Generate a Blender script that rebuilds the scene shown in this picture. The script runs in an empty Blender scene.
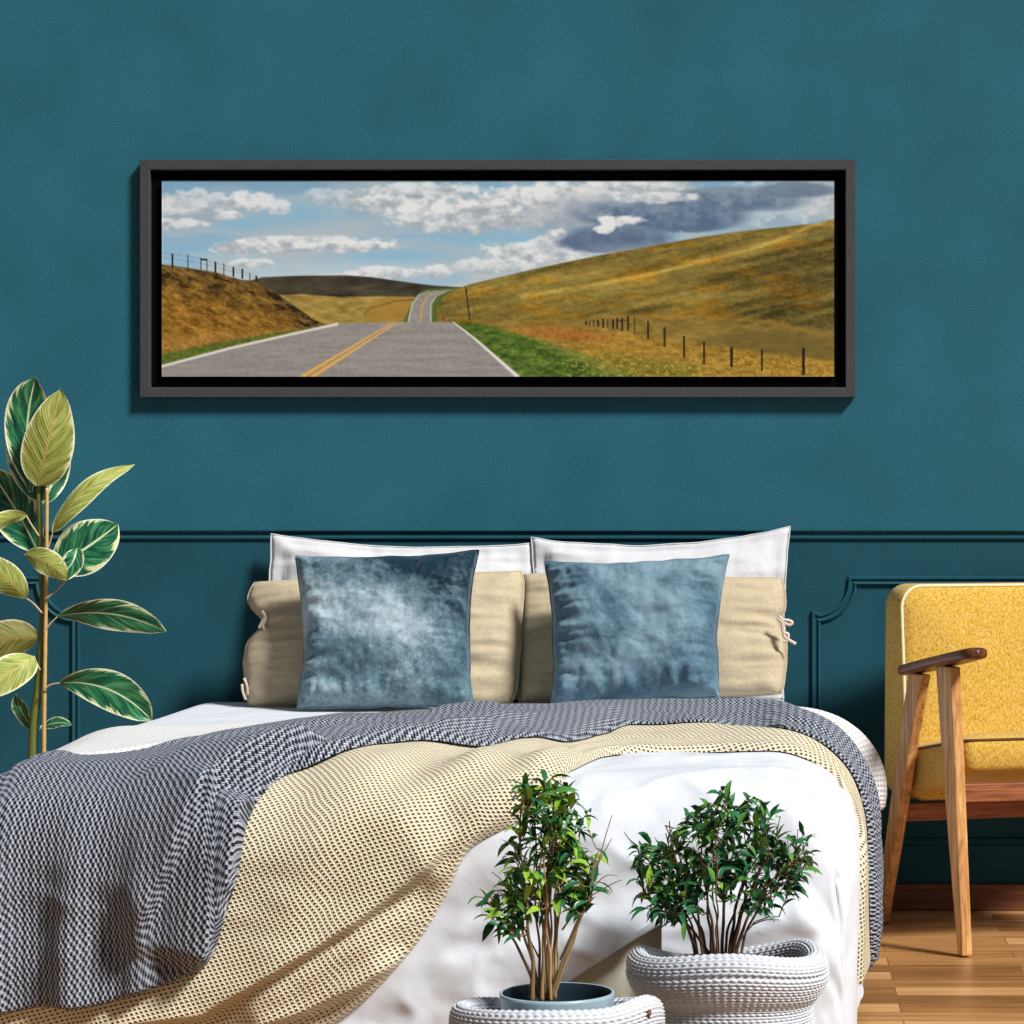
import bpy, bmesh, math, random
import numpy as np
from mathutils import Vector, Matrix, Euler

random.seed(7)
RNG = np.random.default_rng(11)
SC = bpy.context.scene
COL = SC.collection
PI = math.pi

# ------------------------------------------------------------------ camera geometry
D, FPX, VPX, VPY, CX, CZ = 7.1, 2733.5, 770.0, 512.0, 0.67, 1.03


def at(px, py, Y):
    """photo pixel -> world point at depth plane Y"""
    d = Y + D
    return np.array([CX + (px - VPX) * d / FPX, Y, CZ - (py - VPY) * d / FPX])


def proj(P):
    d = P[..., 1] + D
    return np.stack([VPX + FPX * (P[..., 0] - CX) / d, VPY - FPX * (P[..., 2] - CZ) / d], -1)


# ------------------------------------------------------------------ noise
_T = RNG.random((8, 256, 256))


def vnoise(x, y, k=0):
    x = np.asarray(x, float); y = np.asarray(y, float)
    xi = np.floor(x).astype(int); yi = np.floor(y).astype(int)
    fx = x - xi; fy = y - yi
    fx = fx * fx * (3 - 2 * fx); fy = fy * fy * (3 - 2 * fy)
    t = _T[k % 8]
    a = t[xi % 256, yi % 256]; b = t[(xi + 1) % 256, yi % 256]
    c = t[xi % 256, (yi + 1) % 256]; d = t[(xi + 1) % 256, (yi + 1) % 256]
    return (a * (1 - fx) + b * fx) * (1 - fy) + (c * (1 - fx) + d * fx) * fy


def fbm(x, y, o=4, k=0, g=.5):
    s = 0; a = 1; n = 0; f = 1.0
    for i in range(o):
        s = s + a * vnoise(np.asarray(x) * f + 17.3 * i, np.asarray(y) * f + 9.1 * i, k + i)
        n += a; a *= g; f *= 2.03
    return s / n


def sstep(a, b, x):
    t = np.clip((np.asarray(x, float) - a) / (b - a), 0, 1)
    return t * t * (3 - 2 * t)


def srgb(r, g=None, b=None):
    c = np.array([r, g, b], float) / 255.0
    return tuple(np.where(c <= .04045, c / 12.92, ((c + .055) / 1.055) ** 2.4))


# ------------------------------------------------------------------ materials
class NT:
    def __init__(s, name):
        s.m = bpy.data.materials.new(name); s.m.use_nodes = True
        s.t = s.m.node_tree; s.t.nodes.clear()
        s.out = s.n('ShaderNodeOutputMaterial')
        s.p = s.n('ShaderNodeBsdfPrincipled')
        s.l(s.p.outputs[0], s.out.inputs[0])

    def n(s, typ, **kw):
        nd = s.t.nodes.new(typ)
        for k, v in kw.items():
            if k.startswith('i_'):
                nd.inputs[k[2:]].default_value = v
            else:
                setattr(nd, k, v)
        return nd

    def l(s, a, b):
        s.t.links.new(a, b)

    def math(s, op, a, b=None, c=None):
        nd = s.n('ShaderNodeMath', operation=op)
        for i, v in enumerate((a, b, c)):
            if v is None: continue
            if isinstance(v, (int, float)): nd.inputs[i].default_value = v
            else: s.l(v, nd.inputs[i])
        return nd.outputs[0]

    def coord(s, kind='Object', scale=(1, 1, 1), rot=(0, 0, 0)):
        tc = s.n('ShaderNodeTexCoord'); mp = s.n('ShaderNodeMapping')
        mp.inputs['Scale'].default_value = scale; mp.inputs['Rotation'].default_value = rot
        s.l(tc.outputs[kind], mp.inputs[0])
        return mp.outputs[0]

    def noise(s, vec, scale, detail=3, rough=.5, dist=0):
        nd = s.n('ShaderNodeTexNoise')
        nd.inputs['Scale'].default_value = scale; nd.inputs['Detail'].default_value = detail
        nd.inputs['Roughness'].default_value = rough; nd.inputs['Distortion'].default_value = dist
        s.l(vec, nd.inputs['Vector'])
        return nd.outputs[0]

    def ramp(s, f, stops):
        nd = s.n('ShaderNodeValToRGB'); cr = nd.color_ramp
        while len(cr.elements) < len(stops): cr.elements.new(.5)
        for e, (p, c) in zip(cr.elements, stops):
            e.position = p; e.color = (*c, 1)
        s.l(f, nd.inputs[0])
        return nd.outputs[0]

    def mix(s, f, a, b, typ='MIX'):
        nd = s.n('ShaderNodeMix', data_type='RGBA', blend_type=typ)
        for i, v in ((0, f), (6, a), (7, b)):
            if isinstance(v, (int, float)): nd.inputs[i].default_value = v
            elif isinstance(v, tuple): nd.inputs[i].default_value = (*v, 1)
            else: s.l(v, nd.inputs[i])
        return nd.outputs[2]

    def bump(s, h, strength=.3, dist=.01, prev=None):
        nd = s.n('ShaderNodeBump'); nd.inputs['Strength'].default_value = strength
        nd.inputs['Distance'].default_value = dist
        s.l(h, nd.inputs['Height'])
        if prev is not None: s.l(prev, nd.inputs['Normal'])
        return nd.outputs[0]

    def fin(s, col=None, rough=.6, normal=None, **kw):
        if col is not None:
            if isinstance(col, tuple): s.p.inputs['Base Color'].default_value = (*col, 1)
            else: s.l(col, s.p.inputs['Base Color'])
        if isinstance(rough, (int, float)): s.p.inputs['Roughness'].default_value = rough
        else: s.l(rough, s.p.inputs['Roughness'])
        if normal is not None: s.l(normal, s.p.inputs['Normal'])
        for k, v in kw.items():
            s.p.inputs[k.replace('_', ' ')].default_value = v
        return s.m


def mat_paint(name, c, grain=1.0):
    m = NT(name); v = m.coord()
    a = m.noise(v, 220, 3, .65); b = m.noise(v, 4, 3, .5)
    f = m.math('ADD', m.math('MULTIPLY', a, .6), m.math('MULTIPLY', b, .4))
    c = np.array(c)
    col = m.ramp(f, [(.34, tuple(c * .80)), (.5, tuple(c)), (.66, tuple(c * 1.20))])
    n = m.bump(m.noise(v, 260, 3, .65), .5 * grain, .003)
    return m.fin(col, .55, n, Specular_IOR_Level=.1)


def mat_plain(name, c, rough=.5, bumpscale=0, bstr=.2, **kw):
    m = NT(name); v = m.coord()
    a = m.noise(v, bumpscale or 40, 4, .6); c = np.array(c)
    col = m.ramp(a, [(.3, tuple(c * .88)), (.7, tuple(np.minimum(c * 1.1, 1)))])
    n = m.bump(a, bstr, .003) if bumpscale else None
    return m.fin(col, rough, n, **kw)


def mat_wood(name, dark, mid, light, axis='Z', rough=.45, scale=1.0):
    m = NT(name)
    sc = {'Z': (60, 60, 4), 'X': (4, 60, 60), 'Y': (60, 4, 60)}[axis]
    v = m.coord('Object', tuple(x * scale for x in sc))
    a = m.noise(v, 1.0, 5, .65, .6)
    b = m.noise(v, 3.2, 4, .6, .2)
    f = m.math('ADD', m.math('MULTIPLY', a, .65), m.math('MULTIPLY', b, .35))
    col = m.ramp(f, [(.33, dark), (.5, mid), (.66, light)])
    n = m.bump(f, .25, .002)
    return m.fin(col, rough, n, Specular_IOR_Level=.35)


def mat_floor():
    m = NT('floor planks')
    v = m.coord('Object')
    br = m.n('ShaderNodeTexBrick', offset=.37, offset_frequency=2, squash=1.0)
    br.inputs['Scale'].default_value = 1.0
    br.inputs['Mortar Size'].default_value = .0013
    br.inputs['Mortar Smooth'].default_value = .1
    br.inputs['Bias'].default_value = 0
    br.inputs['Brick Width'].default_value = .47
    br.inputs['Row Height'].default_value = .098
    br.inputs['Color1'].default_value = (0, 0, 0, 1); br.inputs['Color2'].default_value = (1, 1, 1, 1)
    br.inputs['Mortar'].default_value = (.5, .5, .5, 1)
    m.l(v, br.inputs['Vector'])
    g = m.coord('Object', (1.6, 34, 1))
    sep = m.n('ShaderNodeSeparateColor'); m.l(br.outputs['Color'], sep.inputs[0])
    shift = m.n('ShaderNodeCombineXYZ')
    m.l(m.math('MULTIPLY', sep.outputs[0], 31.7), shift.inputs[0])
    add = m.n('ShaderNodeVectorMath', operation='ADD'); m.l(g, add.inputs[0]); m.l(shift.outputs[0], add.inputs[1])
    a = m.noise(add.outputs[0], 1.6, 5, .62, .5)
    f = m.math('ADD', m.math('MULTIPLY', a, .62), m.math('MULTIPLY', sep.outputs[0], .38))
    col = m.ramp(f, [(.22, srgb(104, 68, 36)), (.42, srgb(158, 112, 66)), (.60, srgb(192, 145, 94)), (.8, srgb(216, 176, 128))])
    col = m.mix(br.outputs['Fac'], col, srgb(112, 74, 40))
    n = m.bump(m.math('SUBTRACT', m.math('MULTIPLY', a, .3), br.outputs['Fac']), .3, .002)
    return m.fin(col, .36, n, Specular_IOR_Level=.4)


def mat_linen(name, c, wr=.25, var=.93, fine=700, coat=0):
    m = NT(name); v = m.coord()
    a = m.noise(v, 7, 2.5, .45, .5)
    c = np.array(c)
    col = m.ramp(m.noise(v, 160, 3, .6), [(.3, tuple(c * var)), (.7, tuple(np.minimum(c * (2 - var), 1)))])
    n1 = m.bump(a, wr, .03)
    n2 = m.bump(m.noise(v, fine, 2, .5), .15, .001, n1)
    return m.fin(col, .85, n2, Specular_IOR_Level=.15, Sheen_Weight=.12)


def mat_knit(name, yarn, yarn2, gap_shade, pitch, mtx, lo, hi, bstr=.8, bd=.006, ribs=False):
    """knit in metric UVs: shade in the gaps between stitches painted as a dark lattice"""
    m = NT(name)
    v = m.coord('UV', (1 / pitch[0], 1 / pitch[1], 1))
    sx = m.n('ShaderNodeSeparateXYZ'); m.l(v, sx.inputs[0])
    x0, y0 = sx.outputs[0], sx.outputs[1]
    wob = m.noise(m.coord('UV', (1, 1, 1)), 14, 2, .5)
    (a0, a1), (b0, b1) = mtx
    x = m.math('ADD', m.math('MULTIPLY', x0, a0), m.math('MULTIPLY', y0, a1))
    y = m.math('ADD', m.math('MULTIPLY', x0, b0), m.math('MULTIPLY', y0, b1))
    x = m.math('ADD', x, m.math('MULTIPLY', wob, 1.2))
    cx = m.math('COSINE', m.math('MULTIPLY', x, 2 * PI))
    cy = m.math('COSINE', m.math('MULTIPLY', y, 2 * PI))
    p = m.math('MULTIPLY', m.math('ADD', cx, 1.0), m.math('ADD', cy, 1.0))
    p = m.math('MULTIPLY', p, .25)
    if ribs:     # stitches set half a step over in every other row
        q = m.math('MULTIPLY', m.math('COSINE', m.math('MULTIPLY', x, 2 * PI)), m.math('COSINE', m.math('MULTIPLY', y, PI)))
        p = m.math('ADD', m.math('MULTIPLY', q, .5), .5)
        p = m.math('MULTIPLY', p, p)
        rib = m.math('ADD', m.math('MULTIPLY', m.math('COSINE', m.math('MULTIPLY', x, 1.2 * PI)), .12), -.06)
        p = m.math('ADD', p, rib)
        # painted gap shade fades on top of the bed, deepens over the foot
        so = m.n('ShaderNodeMapRange', interpolation_type='SMOOTHSTEP')
        so.inputs['From Min'].default_value = 1.72; so.inputs['From Max'].default_value = 2.12
        so.inputs['To Min'].default_value = -.60; so.inputs['To Max'].default_value = .10
        m.l(sx.outputs[1], so.inputs['Value'])
        p = m.math('ADD', p, so.outputs[0])
    mr = m.n('ShaderNodeMapRange', interpolation_type='SMOOTHSTEP')
    mr.inputs['From Min'].default_value = lo; mr.inputs['From Max'].default_value = hi
    m.l(p, mr.inputs['Value'])
    # a thread twist across every stitch
    tw = m.math('SINE', m.math('MULTIPLY', m.math('ADD', x, y), 4 * PI))
    f = m.math('ADD', m.math('MULTIPLY', tw, .25), m.noise(m.coord('UV', (1, 1, 1)), 220, 2, .6))
    yc = m.ramp(f, [(.2, yarn2), (.75, yarn)])
    col = m.mix(mr.outputs[0], yc, gap_shade)  # stitch openings coloured dark as if shaded
    h = m.math('SUBTRACT', m.math('MULTIPLY', tw, .12), p)
    n = m.bump(h, bstr, bd)
    return m.fin(col, .9, n, Specular_IOR_Level=.08, Sheen_Weight=.1)


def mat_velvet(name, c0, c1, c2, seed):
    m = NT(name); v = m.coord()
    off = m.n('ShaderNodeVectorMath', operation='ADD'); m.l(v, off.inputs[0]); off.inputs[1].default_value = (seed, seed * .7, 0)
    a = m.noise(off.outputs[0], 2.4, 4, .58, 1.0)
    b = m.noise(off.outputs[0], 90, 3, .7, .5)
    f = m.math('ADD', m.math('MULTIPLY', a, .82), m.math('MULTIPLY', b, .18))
    col = m.ramp(f, [(.38, c0), (.49, c1), (.60, c2)])  # highlights and dark sides of the velvet painted into the colour by seeded noise
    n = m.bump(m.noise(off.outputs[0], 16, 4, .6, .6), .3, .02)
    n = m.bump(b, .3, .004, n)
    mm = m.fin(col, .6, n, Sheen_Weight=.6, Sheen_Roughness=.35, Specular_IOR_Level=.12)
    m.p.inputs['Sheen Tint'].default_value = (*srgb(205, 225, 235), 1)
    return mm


def mat_tint(name, rough=.35, spec=.4, trans=.15):
    """colour comes from the leaf-by-leaf colour attribute 'tint'"""
    m = NT(name)
    at_ = m.n('ShaderNodeAttribute', attribute_name='tint')
    mm = m.fin(at_.outputs[0], rough, None, Specular_IOR_Level=spec)
    return mm


def mat_fabric_mustard():
    m = NT('mustard boucle'); v = m.coord()
    vs = m.coord('Object', (260, 260, 130))
    a = m.noise(vs, 1, 3, .75)
    col = m.ramp(a, [(.30, srgb(134, 98, 40)), (.41, srgb(186, 143, 50)), (.53, srgb(208, 168, 68)), (.65, srgb(214, 186, 124)), (.76, srgb(184, 166, 134))])
    n = m.bump(a, .6, .003)
    return m.fin(col, .9, n, Specular_IOR_Level=.1, Sheen_Weight=.15)


def mat_leaf_top():
    """variegated rubber-plant leaf: UV u across (0..1), v along; cream margin, dark flecked centre, pale midrib"""
    m = NT('variegated leaf')
    tc = m.n('ShaderNodeTexCoord')
    sx = m.n('ShaderNodeSeparateXYZ'); m.l(tc.outputs['UV'], sx.inputs[0])
    att = m.n('ShaderNodeAttribute', attribute_name='leafid')
    u, w = sx.outputs[0], sx.outputs[1]
    e = m.math('ABSOLUTE', m.math('SUBTRACT', u, .5))          # 0 midrib .. .5 margin
    cb = m.n('ShaderNodeCombineXYZ')
    m.l(m.math('MULTIPLY', u, 2.0), cb.inputs[0])
    m.l(m.math('SUBTRACT', m.math('MULTIPLY', w, 9.0), m.math('MULTIPLY', e, 7.0)), cb.inputs[1])
    m.l(att.outputs['Fac'], cb.inputs[2])
    nz = m.noise(cb.outputs[0], 1.3, 3, .7)
    edge = m.math('ADD', e, m.math('MULTIPLY', m.math('SUBTRACT', nz, .5), .62))
    cb2 = m.n('ShaderNodeCombineXYZ'); m.l(m.math('MULTIPLY', u, 3.0), cb2.inputs[0])
    m.l(m.math('SUBTRACT', m.math('MULTIPLY', w, 14.0), m.math('MULTIPLY', e, 11.0)), cb2.inputs[1]); m.l(att.outputs['Fac'], cb2.inputs[2])
    g = m.noise(cb2.outputs[0], 1.0, 3, .6)
    green = m.ramp(g, [(.32, srgb(14, 52, 44)), (.5, srgb(28, 98, 66)), (.7, srgb(84, 148, 96))])
    col = m.mix(m.ramp(edge, [(.40, (0, 0, 0)), (.46, (1, 1, 1))]), green, srgb(214, 222, 170))
    rim = m.ramp(e, [(.468, (0, 0, 0)), (.485, (1, 1, 1))])
    col = m.mix(rim, col, srgb(240, 236, 212))
    rib = m.ramp(e, [(.012, (1, 1, 1)), (.03, (0, 0, 0))])
    col = m.mix(rib, col, srgb(206, 218, 170))
    vein = m.math('SINE', m.math('MULTIPLY', m.math('SUBTRACT', w, m.math('MULTIPLY', e, .55)), 150))
    n = m.bump(vein, .15, .001)
    return m.fin(col, .32, n, Specular_IOR_Level=.4)


def mat_leaf_under(name='leaf underside', k=(1, 1, 1)):
    m = NT(name)
    tc = m.n('ShaderNodeTexCoord')
    sx = m.n('ShaderNodeSeparateXYZ'); m.l(tc.outputs['UV'], sx.inputs[0])
    u, w = sx.outputs[0], sx.outputs[1]
    att = m.n('ShaderNodeAttribute', attribute_name='leafid')
    e = m.math('ABSOLUTE', m.math('SUBTRACT', u, .5))
    cb = m.n('ShaderNodeCombineXYZ'); m.l(m.math('MULTIPLY', u, 3.0), cb.inputs[0])
    m.l(m.math('SUBTRACT', m.math('MULTIPLY', w, 22.0), m.math('MULTIPLY', e, 14.0)), cb.inputs[1]); m.l(att.outputs['Fac'], cb.inputs[2])
    g = m.noise(cb.outputs[0], 1.0, 3, .6)
    col = m.ramp(g, [(.32, srgb(112, 118, 44)), (.5, srgb(152, 160, 78)), (.7, srgb(186, 194, 122))])
    ed = m.math('ADD', e, m.math('MULTIPLY', m.math('SUBTRACT', g, .5), .25))
    col = m.mix(m.ramp(ed, [(.42, (0, 0, 0)), (.5, (1, 1, 1))]), col, srgb(226, 226, 176))
    rim = m.ramp(e, [(.468, (0, 0, 0)), (.485, (1, 1, 1))])
    col = m.mix(rim, col, srgb(240, 234, 206))
    col = m.mix(m.ramp(e, [(.012, (1, 1, 1)), (.034, (0, 0, 0))]), col, srgb(186, 160, 84))
    if k != (1, 1, 1): col = m.mix(1.0, col, k, 'MULTIPLY')
    vein = m.math('SINE', m.math('MULTIPLY', m.math('SUBTRACT', w, m.math('MULTIPLY', e, .55)), 150))
    n = m.bump(vein, .25, .001)
    return m.fin(col, .5, n, Specular_IOR_Level=.25)


TEAL = srgb(41, 97, 113)
M = {}
M['wall'] = mat_paint('teal wall paint', TEAL)
M['panel'] = mat_paint('teal paint with painted shade', tuple(np.array(TEAL) * .62), .5)  # same teal paint, darkened below the rail in place of shade
M['floor'] = mat_floor()
M['plinth'] = mat_wood('stained plinth wood', srgb(78, 44, 28), srgb(108, 66, 44), srgb(134, 86, 60), 'X', .5)
M['frame'] = mat_plain('charcoal frame', srgb(60, 61, 64), .5, 120, .05)
M['black'] = mat_plain('black frame inset', (.0022, .0022, .0022), .9, Specular_IOR_Level=.03)
M['white_linen'] = mat_linen('white cotton', (.63, .662, .72), .35, .97)
M['pillow_linen'] = mat_linen('white pillow cotton', (.595, .60, .625), .45, .96)
M['beige_linen'] = mat_linen('beige linen', srgb(184, 169, 142), .3, .88, 500)
M['ribbon'] = mat_linen('cream ribbon', srgb(212, 196, 178), .1, .95)
M['base_fabric'] = mat_linen('grey green base fabric', srgb(214, 214, 194), .2, .95)
M['coverlet'] = mat_knit('white waffle weave', srgb(230, 230, 231), srgb(220, 219, 219), srgb(172, 171, 170), (.0095, .0095), ((1, .1), (-.1, 1)), .55, .95, .7, .005)
M['blue_knit'] = mat_knit('slate blue knit', srgb(208, 214, 228), srgb(146, 157, 178), srgb(24, 31, 44), (.0088, .0084), ((1, 0), (0, 1)), .05, .55, 1.0, .008, True)
M['beige_knit'] = mat_knit('sand knit', srgb(241, 230, 204), srgb(214, 201, 168), srgb(48, 37, 26), (1, 1), ((95.7, -54.3), (31.4, 131.4)), .44, .76, .8, .006)
M['velvet_a'] = mat_velvet('painted sheen velvet pale', srgb(16, 42, 58), srgb(92, 118, 130), srgb(164, 180, 189), 19.96)
M['velvet_b'] = mat_velvet('painted sheen velvet blue', srgb(38, 70, 88), srgb(74, 103, 120), srgb(112, 138, 152), 57.88)
M['mustard'] = mat_fabric_mustard()
M['cream_piping'] = mat_plain('cream piping', srgb(232, 216, 176), .7)
M['seam'] = mat_plain('brown seam cord', srgb(92, 62, 22), .8)
M['oak'] = mat_wood('oiled oak', srgb(122, 80, 40), srgb(190, 136, 80), srgb(224, 176, 116), 'Z', .45)
M['arm_wood'] = mat_wood('dark stained oak', srgb(58, 30, 18), srgb(98, 54, 30), srgb(134, 80, 46), 'Y', .4)
M['rail_wood'] = mat_wood('reddish rail wood', srgb(84, 42, 24), srgb(136, 78, 46), srgb(172, 112, 72), 'X', .45)
M['yarn'] = mat_linen('white cotton cord', (.555, .58, .63), .05, .95)
M['lining'] = mat_linen('grey basket lining', srgb(150, 152, 140), .1, .9)
M['soil'] = mat_plain('dark soil', srgb(46, 36, 30), .95, 220, .9)
M['glaze'] = mat_plain('blue grey ceramic', srgb(150, 172, 182), .35, 30, .25, Specular_IOR_Level=.5)
M['inside_shade'] = mat_plain('pot inside painted shade', srgb(30, 46, 58), .4, 60, .1)  # shade inside the pot painted as a dark wall colour
M['brown_pot'] = mat_plain('brown nursery pot', srgb(62, 44, 36), .6)
M['bark'] = mat_tint('fig bark', .85, .1)
M['leaf'] = mat_tint('glossy small leaf')
M['leaf_top'] = mat_leaf_top()
M['leaf_under'] = mat_leaf_under()
M['leaf_old'] = mat_leaf_under('old olive leaf underside', (.55, .48, .42))
M['stem'] = mat_plain('green stem', srgb(98, 108, 44), .5, 90, .4)
M['cane'] = mat_plain('bamboo cane', srgb(196, 160, 96), .5, 60, .2)
M['petiole'] = mat_plain('pink petiole', srgb(190, 160, 128), .5)
M['terracotta'] = mat_plain('grey planter', srgb(120, 118, 112), .7, 60, .2)
M['button'] = mat_plain('brown leather tab', srgb(96, 54, 26), .6)
M['mattress'] = mat_linen('mattress ticking', srgb(214, 212, 206), .1, .95)
M['art'] = None


# ------------------------------------------------------------------ mesh helpers
def mk(name, verts, faces, mat, parent=None, uv=None, smooth=True, tint=None, mats=None, fmat=None, fattr=None):
    me = bpy.data.meshes.new(name)
    verts = np.asarray(verts, float).reshape(-1, 3)
    if isinstance(faces, np.ndarray):
        nf, k = faces.shape
        me.vertices.add(len(verts)); me.vertices.foreach_set('co', verts.ravel())
        me.loops.add(nf * k); me.loops.foreach_set('vertex_index', faces.ravel().astype(np.int32))
        me.polygons.add(nf); me.polygons.foreach_set('loop_start', np.arange(0, nf * k, k, dtype=np.int32))
        try: me.polygons.foreach_set('loop_total', np.full(nf, k, dtype=np.int32))
        except Exception: pass
        me.update(calc_edges=True)
    else:
        me.from_pydata([tuple(v) for v in verts], [], [tuple(f) for f in faces])
        me.update()
    me.validate()
    if uv is not None:
        uv = np.asarray(uv, float).reshape(-1, 2)
        idx = np.empty(len(me.loops), np.int32); me.loops.foreach_get('vertex_index', idx)
        lay = me.uv_layers.new(name='UVMap'); lay.data.foreach_set('uv', uv[idx].ravel())
    if tint is not None:
        a = me.color_attributes.new('tint', 'FLOAT_COLOR', 'POINT')
        t = np.ones((len(verts), 4)); t[:, :3] = np.asarray(tint, float).reshape(-1, 3)
        a.data.foreach_set('color', t.ravel())
    if fattr is not None:
        a = me.attributes.new('leafid', 'FLOAT', 'POINT'); a.data.foreach_set('value', np.asarray(fattr, float))
    for mm in (mats or [mat]): me.materials.append(mm)
    if fmat is not None: me.polygons.foreach_set('material_index', np.asarray(fmat, np.int32))
    if smooth: me.polygons.foreach_set('use_smooth', np.ones(len(me.polygons), bool))
    o = bpy.data.objects.new(name, me); COL.objects.link(o)
    if parent is not None: o.parent = parent
    return o


def tag(o, label=None, cat=None, group=None, kind=None):
    for k, v in (('label', label), ('category', cat), ('group', group), ('kind', kind)):
        if v: o[k] = v
    return o


def empty(name, loc, rz=0, **kw):
    o = bpy.data.objects.new(name, None); COL.objects.link(o)
    o.empty_display_size = .05; o.location = loc; o.rotation_euler = (0, 0, rz)
    return tag(o, **kw)


def gridfaces(n, m, off=0, wrap_n=False, wrap_m=False, flip=False):
    i = np.arange(n if wrap_n else n - 1); j = np.arange(m if wrap_m else m - 1)
    I, J = np.meshgrid(i, j, indexing='ij')
    a = I * m + J; b = ((I + 1) % n) * m + J; c = ((I + 1) % n) * m + (J + 1) % m; d = I * m + (J + 1) % m
    f = np.stack([a, b, c, d], -1).reshape(-1, 4) + off
    return f[:, ::-1].copy() if flip else f


class MB:
    """collects pieces into one mesh"""
    def __init__(s): s.v = []; s.f = []; s.n = 0; s.t = []

    def add(s, verts, faces, tint=None):
        verts = np.asarray(verts, float).reshape(-1, 3)
        for f in faces: s.f.append(tuple(int(i) + s.n for i in f))
        s.v.append(verts); s.n += len(verts)
        if tint is not None: s.t.append(np.broadcast_to(np.asarray(tint, float), verts.shape))

    def tube(s, pts, r, sides=8, cap=True):
        pts = np.asarray(pts, float); n = len(pts)
        r = np.broadcast_to(np.asarray(r, float), (n,))
        tg = np.gradient(pts, axis=0); tg /= np.maximum(np.linalg.norm(tg, axis=1, keepdims=True), 1e-9)
        ref = np.array([0, 0, 1.0]) if abs(tg[0][2]) < .9 else np.array([1.0, 0, 0])
        V = []
        u = np.cross(tg[0], ref); u /= np.linalg.norm(u)
        for k in range(n):
            u = u - tg[k] * np.dot(u, tg[k]); u /= max(np.linalg.norm(u), 1e-9)
            w = np.cross(tg[k], u)
            for j in range(sides):
                a = 2 * PI * j / sides
                V.append(pts[k] + r[k] * (math.cos(a) * u + math.sin(a) * w))
        F = [(k * sides + j, k * sides + (j + 1) % sides, (k + 1) * sides + (j + 1) % sides, (k + 1) * sides + j)
             for k in range(n - 1) for j in range(sides)]
        if cap:
            F.append(tuple(range(sides))[::-1]); F.append(tuple((n - 1) * sides + j for j in range(sides)))
        s.add(V, F)

    def loft(s, rings, close=True, cap=True):
        n = len(rings); m = len(rings[0])
        V = np.concatenate([np.asarray(r, float) for r in rings])
        F = [(k * m + j, k * m + (j + 1) % m, (k + 1) * m + (j + 1) % m, (k + 1) * m + j)
             for k in range(n - 1) for j in range(m if close else m - 1)]
        if cap:
            F.append(tuple(range(m))[::-1]); F.append(tuple((n - 1) * m + j for j in range(m)))
        s.add(V, F)

    def box(s, a, b):
        (x0, y0, z0), (x1, y1, z1) = a, b
        s.loft([[(x0, y0, z0), (x1, y0, z0), (x1, y1, z0), (x0, y1, z0)], [(x0, y0, z1), (x1, y0, z1), (x1, y1, z1), (x0, y1, z1)]])

    def build(s, name, mat, parent=None, smooth=True, bevel=0, seg=2, **kw):
        o = mk(name, np.concatenate(s.v), s.f, mat, parent, smooth=smooth, tint=np.concatenate(s.t) if s.t else None, **kw)
        bm = bmesh.new(); bm.from_mesh(o.data)
        bmesh.ops.recalc_face_normals(bm, faces=bm.faces)
        if bevel:
            ed = [e for e in bm.edges if len(e.link_faces) == 2 and e.calc_face_angle(0) > .5]
            bmesh.ops.bevel(bm, geom=ed, offset=bevel, segments=seg, profile=.6, affect='EDGES')
        bm.to_mesh(o.data); bm.free()
        if smooth: o.data.polygons.foreach_set('use_smooth', np.ones(len(o.data.polygons), bool))
        return o


def catmull(P, n):
    """resample a polyline of vectors with a Catmull-Rom spline"""
    P = np.asarray(P, float); m = len(P)
    t = np.linspace(0, m - 1, n); i = np.clip(np.floor(t).astype(int), 0, m - 2); f = (t - i)[:, None]
    g = lambda k: P[np.clip(k, 0, m - 1)]
    p0, p1, p2, p3 = g(i - 1), g(i), g(i + 1), g(i + 2)
    return .5 * (2 * p1 + (p2 - p0) * f + (2 * p0 - 5 * p1 + 4 * p2 - p3) * f ** 2 + (3 * p1 - p0 - 3 * p2 + p3) * f ** 3)


# ------------------------------------------------------------------ room
XW0, XW1, YF, ZW = -4.2, 5.4, -7.6, 3.0
RAILZ = 0.97


def wall():
    V = []; F = []; fm = []
    zs = [0, RAILZ, ZW]; xs = [XW0, XW1]
    for y in (0.0, .12):
        for z in zs:
            for x in xs: V.append((x, y, z))
    F = [(0, 1, 3, 2), (2, 3, 5, 4), (7, 6, 8, 9), (9, 8, 10, 11), (0, 6, 7, 1), (4, 5, 11, 10), (0, 2, 8, 6), (2, 4, 10, 8), (1, 7, 9, 3), (3, 9, 11, 5)]
    o = mk('wall_back', V, F, None, smooth=False, mats=[M['wall'], M['panel']], fmat=[1, 0] + [0] * 8)
    tag(o, 'teal painted wall with a panelled lower part behind the bed', kind='structure')


wall()
b = MB(); b.box((XW0, YF, -.08), (XW1, .12, 0))
tag(b.build('floor', M['floor'], smooth=False), 'warm brown wooden plank floor', kind='structure')


def moulding(name, path, prof, label, mat):
    """sweep a profile (across, out) along a wall path of (x, z) points with mitred corners"""
    P = np.asarray(path, float); n = len(P)
    tg = np.diff(P, axis=0); tg /= np.linalg.norm(tg, axis=1, keepdims=True)
    rings = []
    for k in range(n):
        a = tg[max(k - 1, 0)]; c = tg[min(k, n - 2)]
        na = np.array([-a[1], a[0]]); nc = np.array([-c[1], c[0]])
        mt = na + nc; mt /= np.linalg.norm(mt); mt /= max(np.dot(mt, na), .35)
        rings.append([(P[k][0] + mt[0] * q, -o_, P[k][1] + mt[1] * q) for q, o_ in prof])
    m = MB(); m.loft(rings)
    return tag(m.build(name, mat, smooth=False), label, kind='structure')


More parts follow.
